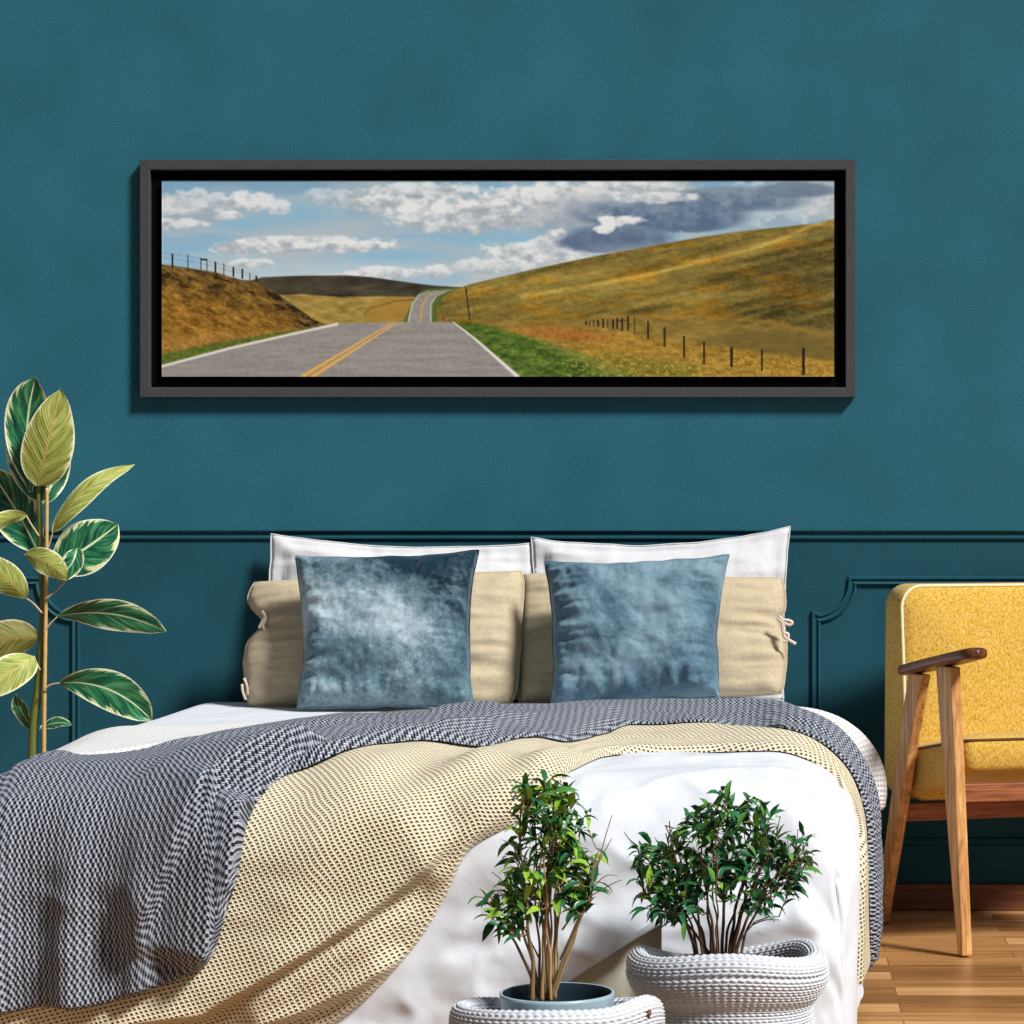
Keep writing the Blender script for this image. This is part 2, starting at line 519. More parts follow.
W_ = lambda px, py: (CX + (px - VPX) * D / FPX, CZ - (py - VPY) * D / FPX)
pr = [(-.015, .0), (-.015, .003), (-.012, .007), (-.007, .007), (-.004, .003), (0, .0025), (.003, .007), (.008, .011), (.012, .0105), (.015, .005), (.016, 0)]
moulding('trim_1', [(XW0, RAILZ + .003), (XW1, RAILZ + .003)], pr, 'teal chair rail moulding running along the wall above the pillows', M['panel'])
pr2 = [(-.012, .0), (-.012, .005), (-.007, .009), (-.002, .004), (.002, .0035), (.005, .008), (.010, .008), (.012, .004), (.012, 0)]


def arc(cx, cy, r, a0, a1, n=14):
    return [W_(cx + r * math.cos(a), cy + r * math.sin(a)) for a in np.linspace(a0, a1, n)]


# right panel: up its left side, concave corner, along its top
moulding('trim_2', [W_(816, 868)] + [W_(816, 617)] + arc(815, 581, 37.5, PI / 2, 0.0)[1:] + [W_(2000, 581)],
         pr2, 'teal panel moulding with a concave corner behind the chair', M['panel'])
moulding('trim_3', [W_(-560, 581)] + arc(77, 581, 37.5, PI, PI / 2)[:-1] + [W_(76, 618.5), W_(76, 868)],
         pr2, 'teal panel moulding with a concave corner behind the rubber plant', M['panel'])
b = MB(); b.box((XW0, -.022, .055), (XW1, 0, .165)); b.box((XW0, -.014, .165), (XW1, 0, .182))
tag(b.build('trim_4', M['panel'], smooth=False), 'tall teal painted skirting behind the chair legs', kind='structure')
b = MB(); b.box((XW0, -.045, 0), (XW1, 0, .068))
tag(b.build('baseboard_back', M['plinth'], smooth=False, bevel=.004), 'brown wooden plinth strip along the foot of the wall', kind='structure')


# ------------------------------------------------------------------ framed landscape print
def paint_print():
    """the printed landscape, computed point by point: x, y are positions on the print in photo-size units"""
    nx, ny = 674, 196
    x0, x1, y0, y1 = 161.5, 834.5, 180.5, 376.5
    X, Y = np.meshgrid(np.linspace(x0, x1, nx), np.linspace(y0, y1, ny))
    C = lambda *c: np.array(c, float)
    img = np.zeros((ny, nx, 3))

    def put(mask, col):
        mask = np.clip(mask, 0, 1)[..., None]
        img[:] = img * (1 - mask) + np.asarray(col) * mask

    def line(pts): return np.interp(X, [p[0] for p in pts], [p[1] for p in pts])
    below = lambda pts, s=.8: sstep(-s, s, Y - line(pts))

    def poly(pts, s=.7):
        """soft polygon mask"""
        inside = np.zeros(X.shape, bool); dm = np.full(X.shape, 1e9)
        n = len(pts)
        for i in range(n):
            (ax, ay), (bx, by) = pts[i], pts[(i + 1) % n]
            cond = ((ay > Y) != (by > Y))
            xin = (bx - ax) * (Y - ay) / ((by - ay) if by != ay else 1e-9) + ax
            inside ^= cond & (X < xin)
            L2 = (bx - ax) ** 2 + (by - ay) ** 2 + 1e-9
            t = np.clip(((X - ax) * (bx - ax) + (Y - ay) * (by - ay)) / L2, 0, 1)
            dm = np.minimum(dm, np.hypot(X - ax - t * (bx - ax), Y - ay - t * (by - ay)))
        return sstep(-s, s, np.where(inside, dm, -dm))

    # sky
    g = ((Y - 181) / 110)[..., None].clip(0, 1)
    img[:] = C(120, 164, 196) * (1 - g) + C(186, 208, 218) * g
    hz = fbm(X / 95, Y / 26, 4, 1)
    put(sstep(.38, .60, hz) * .85, C(178, 190, 198))
    blue = fbm(X / 60 + 4, Y / 20 + 2, 4, 2)
    put(sstep(.52, .70, blue) * .6, C(118, 176, 212))
    for cx, cy, rx, ry in ((295, 212, 58, 13), (490, 240, 90, 9), (480, 188, 40, 5), (240, 225, 40, 8), (400, 256, 70, 7)):
        put(np.exp(-((X - cx) / rx) ** 2 - ((Y - cy) / ry) ** 2) * .75, C(126, 182, 214))
    det = fbm(X / 11, Y / 7, 5, 3, .6)
    big = fbm(X / 40, Y / 14, 3, 5)

    def cloud(cx, cy, rx, ry, lit=1.0, dark=.0, col=(228, 232, 234), sh=(158, 170, 182), soft=.62, rough=1.6):
        e = ((X - cx) / rx) ** 2 + ((Y - cy) / ry) ** 2
        mk_ = sstep(soft, -.12, e - .62 + (det - .5) * rough + (big - .5) * 1.2 * rough / 1.9)
        tt = np.clip((Y - cy) / ry * .55 + .35 + (det - .5) * 2.4 + dark, 0, 1)[..., None]
        put(mk_ * lit, np.array(col, float) * (1 - tt) + np.array(sh, float) * tt)

    cloud(200, 208, 46, 18, .7, .15); cloud(250, 200, 24, 11, .9, -.1); cloud(278, 207, 12, 8, .8); cloud(180, 224, 28, 7, .8)
    cloud(232, 214, 10, 3.5, .9)
    cloud(330, 196, 30, 9, .55, .1); cloud(420, 192, 62, 10, .9, .1); cloud(390, 205, 56, 10, .9, .15)
    cloud(450, 216, 74, 17, .95, .0); cloud(520, 205, 60, 20, .95, .05); cloud(575, 205, 60, 26, 1, .1); cloud(640, 196, 50, 14, .9, .15)
    cloud(300, 244, 88, 9, .9, .1); cloud(240, 247, 34, 9, .9, .1); cloud(350, 246, 58, 6, 1, .05); cloud(250, 263, 22, 5, .8)
    cloud(390, 273, 40, 7, 1, -.1); cloud(436, 272, 14, 8, 1, -.2); cloud(345, 276, 30, 3, .8, -.1)
    cloud(540, 252, 60, 16, .95, -.05); cloud(500, 266, 50, 8, .8, -.05); cloud(560, 240, 30, 10, .9, -.1); cloud(770, 206, 70, 26, .55, .1)
    # storm cloud
    sc_ = (112, 136, 160); sd = (82, 108, 140)
    cloud(600, 222, 70, 26, .75, .1, (176, 186, 196), (150, 164, 182), .9, 1.0)
    cloud(640, 214, 70, 16, .95, .05, (144, 162, 182), sd, .7, .9)
    cloud(616, 238, 62, 15, 1, .15, sc_, sd, .6, .8); cloud(684, 214, 70, 18, 1, .1, (124, 146, 170), sd, .6, .8)
    cloud(735, 199, 78, 14, 1, .1, (130, 150, 172), (94, 118, 148), .6, .8); cloud(795, 190, 42, 9, .95, .2, sc_, (104, 122, 148), .5, .9)
    cloud(600, 242, 46, 11, 1, .3, (104, 124, 152), (84, 106, 140), .6, .8); cloud(690, 222, 40, 10, .9, .3, sc_, sd, .6, .8)
    cloud(622, 221, 25, 6, 1, -.25); cloud(604, 229, 12, 4.5, 1, -.2); cloud(560, 233, 9, 6, .9, -.2); cloud(655, 197, 44, 6, .85, -.1); cloud(640, 186, 60, 6, .7, 0.)
    put(np.exp(-((X - 650) / 60) ** 2 - ((Y - 252) / 7) ** 2) * .5, C(206, 214, 218))
    put(sstep(252, 290, Y) * .35, C(196, 210, 218))
    # far dark hill and fields
    n1 = fbm(X / 9, Y / 3, 4, 2); n2 = fbm(X / 26, Y / 9, 4, 4); n3 = fbm(X / 2.2, Y / 1.6, 2, 6)
    put(below([(250, 280), (262, 277), (300, 275.5), (345, 275), (372, 277), (400, 281), (430, 285), (460, 287)]) * (X < 470),
        (C(66, 60, 46) + (n2[..., None] - .5) * C(70, 62, 40) + (n1[..., None] - .5) * 26))
    put(below([(260, 296), (300, 294), (340, 297), (380, 296), (420, 297), (455, 300)]) * (X < 470),
        (C(166, 138, 62) + (n1[..., None] - .5) * C(80, 70, 50) + (n2[..., None] - .5) * C(50, 40, 20)))
    put(poly([(372, 300), (412, 296), (412, 324), (366, 324), (364, 312)], 2) * .7, C(168, 124, 44))
    put(np.exp(-((Y - line([(360, 318), (370, 308), (395, 301), (420, 299)])) / .8) ** 2) * ((X > 363) & (X < 415)) * .6, C(84, 70, 32))
    # right hill
    ridge = [(430, 296), (452, 290), (470, 284), (520, 272), (560, 263), (600, 255), (650, 246), (700, 237), (740, 231), (780, 227), (815, 223), (834, 219)]
    hb = np.clip((Y - line(ridge)) / 100, 0, 1)[..., None]
    streak = fbm((X + Y * 1.2) / 46, (Y + X * .22) / 5.5, 4, 1)[..., None]
    hill = C(132, 112, 46) + (streak - .5) * C(90, 78, 44) + (n1[..., None] - .5) * C(46, 40, 26) + (n3[..., None] - .5) * C(34, 30, 20) - hb * C(6, 4, 4)
    orange = sstep(.56, .72, fbm(X / 34, Y / 9, 4, 3))[..., None]
    hill = hill + orange * C(20, 2, -16)
    rd = np.exp(-((Y - line([(430, 312), (560, 290), (640, 276), (700, 262), (755, 248), (790, 236), (812, 224)])) / 2.4) ** 2) * (X > 520)
    hill = hill + rd[..., None] * C(44, 36, 16)
    sh_ = sstep(0, 10, Y - line([(430, 320), (560, 292), (640, 279), (700, 265), (755, 251), (790, 239), (812, 226), (834, 226)])) * sstep(640, 800, X)
    hill = hill - sh_[..., None] * C(24, 20, 6)
    put(below(ridge) * (X > 428), hill)
    mdw = [(440, 326), (560, 318), (640, 317), (700, 320), (780, 326), (834, 332)]
    put(below(mdw, 3) * (X > 440) * .75, C(146, 118, 48) + (n1[..., None] - .5) * C(64, 54, 34))
    put(np.exp(-((Y - line([(600, 316), (700, 317), (770, 322), (834, 338)])) / 2.2) ** 2) * (X > 590) * .5, C(178, 132, 48))
    put(poly([(690, 342), (740, 330), (800, 332), (834, 338), (834, 362), (760, 352)], 5) * .5, C(96, 84, 40))
    # foreground meadow
    mb = [(455, 330), (560, 326), (600, 328), (660, 338), (720, 347), (834, 362)]
    put(below(mb, 2) * (X > 455), C(164, 126, 42) + (n1[..., None] - .5) * C(70, 60, 40) + (n3[..., None] - .5) * C(60, 50, 24))
    put(np.exp(-((X - 565) / 50) ** 2 - ((Y - 334 - (X - 565) * .1) / 6) ** 2) * .8, C(170, 98, 36) + (n3[..., None] - .5) * 50)
    gr = poly([(455, 322), (478, 323), (520, 334), (560, 346), (600, 360), (640, 378), (515, 378), (480, 342)], 3)
    put(gr * .92, C(74, 106, 34) + (n1[..., None] - .5) * C(90, 90, 40) + (n3[..., None] - .5) * C(50, 50, 24))
    put(poly([(600, 352), (700, 366), (700, 378), (625, 378)], 5) * .55, C(106, 112, 32) + (n3[..., None] - .5) * 70)
    put(poly([(540, 342), (560, 346), (630, 374), (610, 376)], 3) * .45, C(176, 148, 66))
    put(sstep(.62, .7, n3) * sstep(352, 362, Y) * (X > 560) * .5, C(206, 170, 50))
    # left bank
    bank = [(160, 264), (176, 266), (190, 268), (215, 272), (238, 279), (262, 284), (280, 296), (300, 310), (315, 320), (328, 326)]
    cl = fbm((X + Y * .7) / 12, (Y - X * .45) / 4, 5, 6, .6)[..., None]
    bk = C(120, 92, 36) + (cl - .5) * C(130, 104, 50) + (n3[..., None] - .5) * C(60, 48, 30)
    hh = np.clip((Y - line(bank)) / 40, 0, 1)[..., None]
    bk = bk + hh * C(26, 10, -6) - (1 - hh) * C(18, 16, 4)
    dk = sstep(.56, .66, fbm(X / 9 + 30, (Y + X * -.35) / 3.2, 4, 7))[..., None] * np.exp(-((hh - .18) / .35) ** 2)
    bk = bk * (1 - dk * .6)
    put(below(bank, 1.2) * (X < 330), bk)
    put(below([(160, 336), (200, 334), (240, 332), (300, 327)], 3) * (X < 300) * .55, C(172, 122, 56) + (n3[..., None] - .5) * 60)
    put(poly([(160, 354), (200, 346), (260, 335), (318, 326), (330, 326), (240, 344), (160, 366)], 1.6) * .9, C(84, 106, 32) + (n3[..., None] - .5) * C(70, 70, 30))
    # roads
    asp = (146 + (n3 - .5) * 22 + (fbm(X / 30, Y / 2.5, 3, 2) - .5) * 26)[..., None] * C(1, .965, .93)
    put(poly([(402, 324), (410, 306), (419, 292), (426, 289), (460, 287), (444, 296), (437, 306), (437, 324)], 1), C(84, 104, 40))
    put(poly([(407, 324), (412, 304), (419, 295), (430, 291), (456, 289), (445, 292), (436, 296), (431, 304), (431, 324)], .6), asp * .98)
    put(np.exp(-((X - np.interp(Y, [291, 296, 304, 324], [445, 427, 422.5, 419.5])) / .9) ** 2) * ((Y > 292) & (Y < 322)), C(214, 166, 60))
    put(np.exp(-((X - np.interp(Y, [290, 295, 304, 324], [430, 418.5, 412, 407.5])) / .7) ** 2) * ((Y > 291) & (Y < 323)) * .8, C(226, 226, 220))
    put(np.exp(-((X - np.interp(Y, [292, 296, 304, 324], [445, 436, 431, 430.5])) / .7) ** 2) * ((Y > 292) & (Y < 323)) * .7, C(226, 226, 220))
    put(poly([(155, 368), (230, 348), (300, 332), (335, 323.5), (400, 322), (452, 322), (475, 338), (525, 380), (155, 380)], .8), asp)
    put(np.exp(-((Y - line([(160, 366.5), (230, 348), (300, 332), (338, 323.8)])) / 1.3) ** 2) * (X < 338), C(232, 230, 224))
    wx = np.interp(Y, [322, 338, 376], [453, 474, 517])
    put(np.exp(-((X - wx) / (.9 + (Y - 322) * .035)) ** 2) * (Y > 322), C(236, 234, 228))
    for a_, b_ in ((302.5, 393.0), (313.0, 397.5)):
        yx = np.interp(Y, [322, 376], [b_, a_])
        put(sstep(1.0, .5, np.abs(X - yx) / (1.2 + (Y - 322) * .055)) * (Y > 322.5), C(232, 172, 66))
    # fences and pole
    def post(px, ya, yb, w=1.0, c=(40, 32, 24)):
        put(sstep(w * .5 + .5, w * .5, np.abs(X - px)) * ((Y > ya) & (Y < yb)), C(*c))
    for px, ya, yb in ((172, 253, 267), (187.5, 254, 268), (200.5, 257, 269), (206.5, 258, 270), (215, 261, 272), (223.5, 263.5, 274), (233, 266, 276), (242, 268, 279), (249.5, 272, 280), (256, 275, 282)):
        post(px, ya, yb, 1.1)
    post(203.5, 258.5, 260, 6)
    for k in (0, 5): put(np.exp(-((Y - line([(160, 252 + k), (200, 258 + k), (256, 275 + k * .5)])) / .35) ** 2) * (X < 256) * .35, C(90, 90, 86))
    for px, ya, yb in ((586, 321, 325), (589.5, 321, 326), (593.5, 320, 326.5), (598, 319.5, 327), (603, 319, 327.5), (607.5, 319, 328), (613, 318.5, 329), (617, 318, 329), (622, 317.5, 330.5), (628, 316, 331), (634.5, 317, 334)):
        post(px, ya, yb, .9)
    for px, ya, yb, w in ((648, 320.5, 339, 1.4), (664.5, 326.5, 347, 1.5), (684, 336, 358, 1.6), (704, 342, 364, 1.7), (731.5, 346.5, 367, 1.8), (762, 349, 371, 2.0), (803.5, 347.5, 375, 2.4)):
        post(px, ya, yb, w)
    post(623, 320, 321.2, 10, (52, 42, 28))
    px = np.interp(Y, [287, 319], [465.5, 469.5])
    put(sstep(1.1, .4, np.abs(X - px)) * ((Y > 287) & (Y < 320)), C(52, 44, 28))
    post(443, 315, 321, .8, (150, 60, 30))
    gr_ = img.mean(-1, keepdims=True); img = img * .90 + gr_ * .10
    img = np.clip(img, 0, 255)
    img[:2] *= .86; img[-1:] *= .8
    return X, Y, img


def framed_picture():
    L, Rr, T, B = 140.5, 857.0, 160.5, 398.5
    (xl, zt), (xr, zb) = W_(L, T), W_(Rr, B)
    cx, cz = (xl + xr) / 2, (zt + zb) / 2
    k = 7.065 / 7.1
    root = empty('framed_picture', (cx, 0, zb), label='wide charcoal framed landscape print of a road through golden hills hanging on the teal wall', cat='picture')
    hw, hh = (xr - xl) / 2 * k, (zt - zb) / 2 * k
    f = .0262
    h0 = (zt - zb) / 2
    names = []
    # four mitred rails: outer edge, thin bevel, face, inner drop
    pr_ = [(0, .004), (0, .028), (.0015, .030), (f - .002, .030), (f, .028), (f, .012), (f, .004)]
    cs = [(-hw, hh), (hw, hh), (hw, -hh), (-hw, -hh)]
    for i in range(4):
        (ax, az), (bx, bz) = cs[i], cs[(i + 1) % 4]
        sa = (-np.sign(ax), -np.sign(az)); sb = (-np.sign(bx), -np.sign(bz))
        g = .00035
        tx, tz = np.sign(bx - ax), np.sign(bz - az)
        m = MB()
        m.loft([[(ax + sa[0] * q + tx * g, -o_, h0 + az + sa[1] * q + tz * g) for q, o_ in pr_], [(bx + sb[0] * q - tx * g, -o_, h0 + bz + sb[1] * q - tz * g) for q, o_ in pr_]])
        m.build('frame_rail', M['frame'], root, smooth=False)
    m = MB(); m.box((-hw + .004, -.010, h0 - hh + .004), (hw - .004, -.003, h0 + hh - .004))
    m.build('backing_board', M['black'], root, smooth=False)
    X, Y, img = paint_print()
    k2 = (7.1 - .03) / 7.1
    ny, nx = X.shape
    wx = (CX + (X - VPX) * D / FPX * k2) - cx; wz = (CZ - (Y - VPY) * D / FPX * k2) - zb
    V = np.stack([wx, np.full_like(wx, -.025), wz], -1).reshape(-1, 3)
    lin = img.reshape(-1, 3) / 255.0
    lin = np.where(lin <= .04045, lin / 12.92, ((lin + .055) / 1.055) ** 2.4)
    m = NT('printed canvas')
    a = m.n('ShaderNodeAttribute', attribute_name='tint')
    mm = m.fin(a.outputs[0], .7, None, Specular_IOR_Level=.1)
    # canvas edges folded back to the board
    ring = np.concatenate([np.arange(nx), (np.arange(1, ny)) * nx + nx - 1, (ny - 1) * nx + np.arange(nx - 2, -1, -1), np.arange(ny - 2, 0, -1) * nx])
    E = V[ring].copy(); E[:, 1] = -.010
    n0 = len(V); nr = len(ring); r2 = np.roll(ring, -1); e = n0 + np.arange(nr)
    F = np.concatenate([gridfaces(ny, nx), np.stack([ring, e, np.roll(e, -1), r2], -1)])
    mk('canvas_print', np.concatenate([V, E]), F, mm, root, tint=np.concatenate([lin * .92, lin[ring] * .92]), smooth=False)


framed_picture()


# ------------------------------------------------------------------ bed surface
Y0, YFOOT, ZTOP = -.05, -2.10, .545
XR, XL, RX, RZ, RY = .838, -.90, .185, .185, .17


def qprof(t, ra, rz):
    L = PI / 2 * math.sqrt((ra * ra + rz * rz) / 2)
    a = np.clip(t / L, 0, 1) * PI / 2
    adv = np.where(t < 0, t, ra * np.sin(a))
    drop = np.where(t < 0, 0, rz * (1 - np.cos(a)) + np.maximum(t - L, 0))
    return adv, drop


def bed_raw(u, v):
    u = np.asarray(u, float); v = np.asarray(v, float)
    ar, dr = qprof(u - (XR - RX), RX, RZ)
    al, dl = qprof(-u - (-XL - RX), RX, RZ)
    X = np.where(u >= 0, XR - RX + ar, XL + RX - al)
    d1 = np.where(u >= 0, dr, dl)
    af, d2 = qprof(v - ((Y0 - YFOOT) - RY), RY, RZ - .02)
    Y = YFOOT + RY - af
    bul = sstep(-2.1, -.8, Y)
    X = X + .03 * bul * sstep(.35, .83, X) - .025 * bul * sstep(.35, .83, -X)
    xr = XR + .03 * bul; Rc = .13
    dx = X - (xr - Rc); dy = (YFOOT + Rc) - Y
    both = (dx > 0) & (dy > 0)
    m_ = np.maximum(dx, dy); L = np.maximum(np.hypot(dx, dy), 1e-6)
    X = np.where(both, xr - Rc + dx * m_ / L, X); Y = np.where(both, YFOOT + Rc - dy * m_ / L, Y)
    z = ZTOP - d1 - d2
    return np.stack([X, Y, z], -1), d1, d2


def bed_normal(u, v):
    e = .006
    a = bed_raw(u + e, v)[0] - bed_raw(u - e, v)[0]
    b_ = bed_raw(u, v + e)[0] - bed_raw(u, v - e)[0]
    n = np.cross(b_, a); L = np.linalg.norm(n, axis=-1, keepdims=True)
    P = bed_raw(u, v)[0]
    fb = P - np.array([XR - .3, YFOOT + .3, 0]); fb[..., 2] = 0
    fb /= np.maximum(np.linalg.norm(fb, axis=-1, keepdims=True), 1e-6)
    w_ = sstep(2e-6, 2e-5, L)
    n = n / np.maximum(L, 1e-12) * w_ + fb * (1 - w_)
    return n / np.maximum(np.linalg.norm(n, axis=-1, keepdims=True), 1e-9)


def corner_fade(u, v):
    """1 over the bed, 0 along the line where its foot and its long sides meet"""
    _, d1, d2 = bed_raw(u, v)
    return 1 - sstep(.09, .17, np.minimum(d1, d2))


def puff(u, v):
    _, d1, d2 = bed_raw(u, v)
    h = (fbm(u * 2.3 + 5, v * 2.1 + 3, 3, 2) - .5) * .035 * sstep(.45, 1.0, v)
    side = sstep(.0, .2, d1)
    front = sstep(.02, .2, d2)
    h = h + front * (fbm(u * 3.1 + 2, v * 7.5, 3, 4) - .5) * .03
    return (h - .012 * sstep(.3, .5, d2)) * corner_fade(u, v)


def bed(u, v, off=0):
    u = np.asarray(u, float); v = np.asarray(v, float)
    P = bed_raw(u, v)[0]; N = bed_normal(u, v)
    return P + N * (puff(u, v) + off)[..., None], N


_gu, _gv = np.meshgrid(np.arange(-1.0, .93, .006), np.arange(.2, 2.62, .006), indexing='ij')
_gP, _gN = bed(_gu, _gv)


_gvis = np.where(((np.array([CX, -D, CZ]) - _gP) * _gN).sum(-1) > .02, 0, 60.0)        # only what faces the camera
_gc = {}


def uv_of(px, py, off=0.0):
    if off not in _gc: _gc[off] = proj(_gP + _gN * off)
    _gp = _gc[off]
    d = np.hypot(_gp[..., 0] - px, _gp[..., 1] - py) + _gvis
    i, j = np.unravel_index(np.argmin(d), d.shape)
    u0, v0 = _gu[i, j], _gv[i, j]
    for st in (.0015, .0004):
        a, b_ = np.meshgrid(u0 + np.arange(-5, 6) * st, v0 + np.arange(-5, 6) * st, indexing='ij')
        q = proj(bed(a, b_, np.full(a.shape, off))[0]); d = np.hypot(q[..., 0] - px, q[..., 1] - py)
        i, j = np.unravel_index(np.argmin(d), d.shape); u0, v0 = a[i, j], b_[i, j]
    return np.array([u0, v0])


U = lambda *p: uv_of(*p)
UB = lambda x, y: uv_of(x, y, .012)                  # on the sand throw
US = lambda x, y: uv_of(x, y, .036)                  # on the slate throw


def polydist(u, v, poly):
    """distance, signed side and running fraction to a polyline in the bed's (u, v)"""
    P = np.asarray(poly, float)
    best = np.full(u.shape, 1e9); sg = np.zeros(u.shape); fr = np.zeros(u.shape)
    seg = np.linalg.norm(np.diff(P, axis=0), axis=1); cum = np.concatenate([[0], np.cumsum(seg)])
    for i in range(len(P) - 1):
        a, b_ = P[i], P[i + 1]; d = b_ - a; L2 = np.dot(d, d)
        t = np.clip(((u - a[0]) * d[0] + (v - a[1]) * d[1]) / L2, 0, 1)
        ex, ey = u - a[0] - t * d[0], v - a[1] - t * d[1]
        dd = np.hypot(ex, ey); c = d[0] * ey - d[1] * ex
        k = dd < best
        best = np.where(k, dd, best); sg = np.where(k, np.sign(c), sg); fr = np.where(k, (cum[i] + t * seg[i]) / cum[-1], fr)
    return best, sg, fr


def fold(u, v, poly, amp, wl, wr, taper=.25):
    """a fold running along a polyline, wl wide on one side and wr on the other"""
    d, s, f = polydist(u, v, poly)
    w_ = np.where(s > 0, wl, wr)
    env = sstep(0, taper, f) * sstep(1, 1 - taper, f)
    return amp * np.exp(-(d / w_) ** 2) * env


def step(u, v, poly, amp, wl, wr, tr=.010, taper=.25):
    """an overlapping fold: the cloth stands proud on one side of a line and dips on the other"""
    d, s, f = polydist(u, v, poly)
    w_ = np.where(s > 0, wl, wr)
    env = sstep(0, taper, f) * sstep(1, 1 - taper, f)
    return amp * np.tanh(s * d / tr) * np.exp(-(d / w_) ** 2) * env


def lip(u, v, poly, amp, w, side=1, tr=.006, taper=.2, pw=1.4):
    """cloth folded over itself: proud on one side of a line, falling away from it"""
    d, s, f = polydist(u, v, poly)
    env = sstep(0, taper, f) * sstep(1, 1 - taper, f)
    k = .5 + .5 * np.tanh(s * side * d / tr + .6)
    return amp * k * np.exp(-(d / w) ** pw) * env


# ------------------------------------------------------------------ bed frame, mattress
bedroot = empty('bed', ((XL + XR) / 2, -1.0, 0), label='double bed with a low grey green upholstered base under the white duvet', cat='bed')
ox, oy = (XL + XR) / 2, -1.0
m = MB(); m.box((-.80, YFOOT + .035 - oy, .05), (.80, -.06 - oy, .30))
m.build('base', M['base_fabric'], bedroot, bevel=.012)
m = MB(); m.box((-.74, YFOOT + .16 - oy, .30), (.735, -.07 - oy, .47))
m.build('mattress', M['mattress'], bedroot, bevel=.07, seg=4)
for sx in (-.72, .72):
    for sy in (YFOOT + .14 - oy, -.16 - oy):
        m = MB(); m.loft([[(sx + r_ * math.cos(a), sy + r_ * math.sin(a), z) for a in np.linspace(0, 2 * PI, 13)[:-1]] for r_, z in ((.022, 0), (.03, .052))])
        m.build('leg', M['arm_wood'], bedroot)

# ------------------------------------------------------------------ duvet
du, dv = .0085, .0085
us = np.arange(-1.42, 1.40, du); vs_ = np.arange(.06, 2.56, dv)
UU, VV = np.meshgrid(us, vs_, indexing='ij')
hem = [np.array(p) for p in (U(662, 918), U(604, 953), U(548, 992), U(505, 1023))]
hem[-1] = hem[-1] + (hem[-1] - hem[-2]) * .4
apex = hem[0]
# where the corner of the cover falls open: left of the apex the hem runs down to the left
L0, L1 = hem[0], hem[2]
dirv = (L1 - L0) / np.linalg.norm(L1 - L0); nrm = np.array([-dirv[1], dirv[0]])
if nrm[1] < 0: nrm = -nrm                              # points down the front
sd = (UU - L0[0]) * nrm[0] + (VV - L0[1]) * nrm[1]      # positive = below the hem line
right_u = apex[0]
near = (np.abs(sd) < du * .75) & (UU < right_u + .01) & (VV > apex[1] - .02)
U2 = np.where(near, UU - sd * nrm[0], UU); V2 = np.where(near, VV - sd * nrm[1], VV)
nr = (np.abs(U2 - right_u) < du * .51) & (VV > apex[1]) & ~near
U2 = np.where(nr, right_u, U2)
h = np.zeros_like(U2)
# lifted flap just above the open hem, crease lines of the tucked corner
h += .030 * np.exp(-(sd / .10) ** 2) * (sd <= du) * sstep(0, .12, VV - apex[1] + .1) * sstep(right_u + .03, right_u - .10, UU)
h += lip(U2, V2, [U(842, 799), U(818, 803), U(800, 810), U(783, 824), U(762, 842)], .020, .07, -1, .018)
h += lip(U2, V2, [U(700, 860), U(740, 845), U(790, 850), U(840, 835)], .008, .06, -1, .02)
h += fold(U2, V2, [U(792, 902), U(806, 918), U(822, 934)], .012, .03, .012)
h += fold(U2, V2, [U(470, 905), U(540, 900), U(620, 870), U(700, 830)], .010, .05, .03)
h += fold(U2, V2, [U(400, 985), U(470, 960), U(560, 950), U(640, 905)], .010, .05, .022)
h += fold(U2, V2, [U(415, 960), U(470, 925), U(520, 925)], .008, .035, .018)
h += fold(U2, V2, [U(730, 1010), U(800, 960), U(850, 950)], .010, .05, .018)
_, d1_, d2_ = bed_raw(U2, V2)
h += sstep(.05, .3, d2_) * (fbm(U2 * 5 + 1, V2 * 14, 4, 1) - .5) * .016
h += (fbm(U2 * 11 + V2 * 3, V2 * 11, 3, 5) - .5) * .006
nz_ = fbm(U2 * 3.6 + V2 * 2.2 + 4, V2 * 5.2 - U2 * 1.4, 3, 0, .45)
h += .013 * (1 - np.abs(2 * nz_ - 1)) ** 6
edge_px = [(836, 775), (797, 750), (750, 746), (700, 748), (612, 750), (560, 784), (503, 834), (470, 852), (444, 902), (412, 952), (382, 987), (352, 1014), (325, 1040)]
ed_, es_, _ = polydist(U2, V2, [np.array(q) for q in ((1.27, 1.69), (1.11, 1.72), (.94, 1.71))] + [UB(*q) for q in edge_px])
vis = sstep(.0, .06, ed_ * np.where(es_ < 0, 1, -1))
h = (h * vis * sstep(.98, .80, U2) - .0010 * (1 - vis)) * corner_fade(U2, V2)
P, N = bed(U2, V2, h)
P[..., 2] = np.maximum(P[..., 2], .035 + .012 * fbm(U2 * 6, V2 * 6, 2, 3))
F = gridfaces(*UU.shape, flip=False)
cu = UU.ravel()[F].mean(1); cv = VV.ravel()[F].mean(1)
fs = sd.ravel()[F].mean(1)
keep = ~((fs > 0) & (cu < right_u) & (cv > apex[1] - .02))
# hem to the left of the opening stops where the open hem reaches the floor line
F = F[keep]
duvet = mk('duvet', P.reshape(-1, 3), F, M['white_linen'], uv=np.stack([UU, VV], -1).reshape(-1, 2))
tag(duvet, 'crumpled white cotton duvet covering the bed and hanging over its foot', 'duvet')
hp = np.array([bed(np.array(q[0]), np.array(q[1]), np.array(.028))[0] for q in catmull([hem[0], hem[1], hem[2], hem[3]], 24)])
hp[:, 2] = np.maximum(hp[:, 2], .045)
m = MB(); m.tube(hp, .006, 8); m.build('hem', M['white_linen'], duvet)


# ------------------------------------------------------------------ throws and coverlet
HG = np.full((330, 300), 0.0)                            # height of what already lies on the duvet, over (u, v)
_hu0, _hv0, _hc = -1.5, -.1, .0095


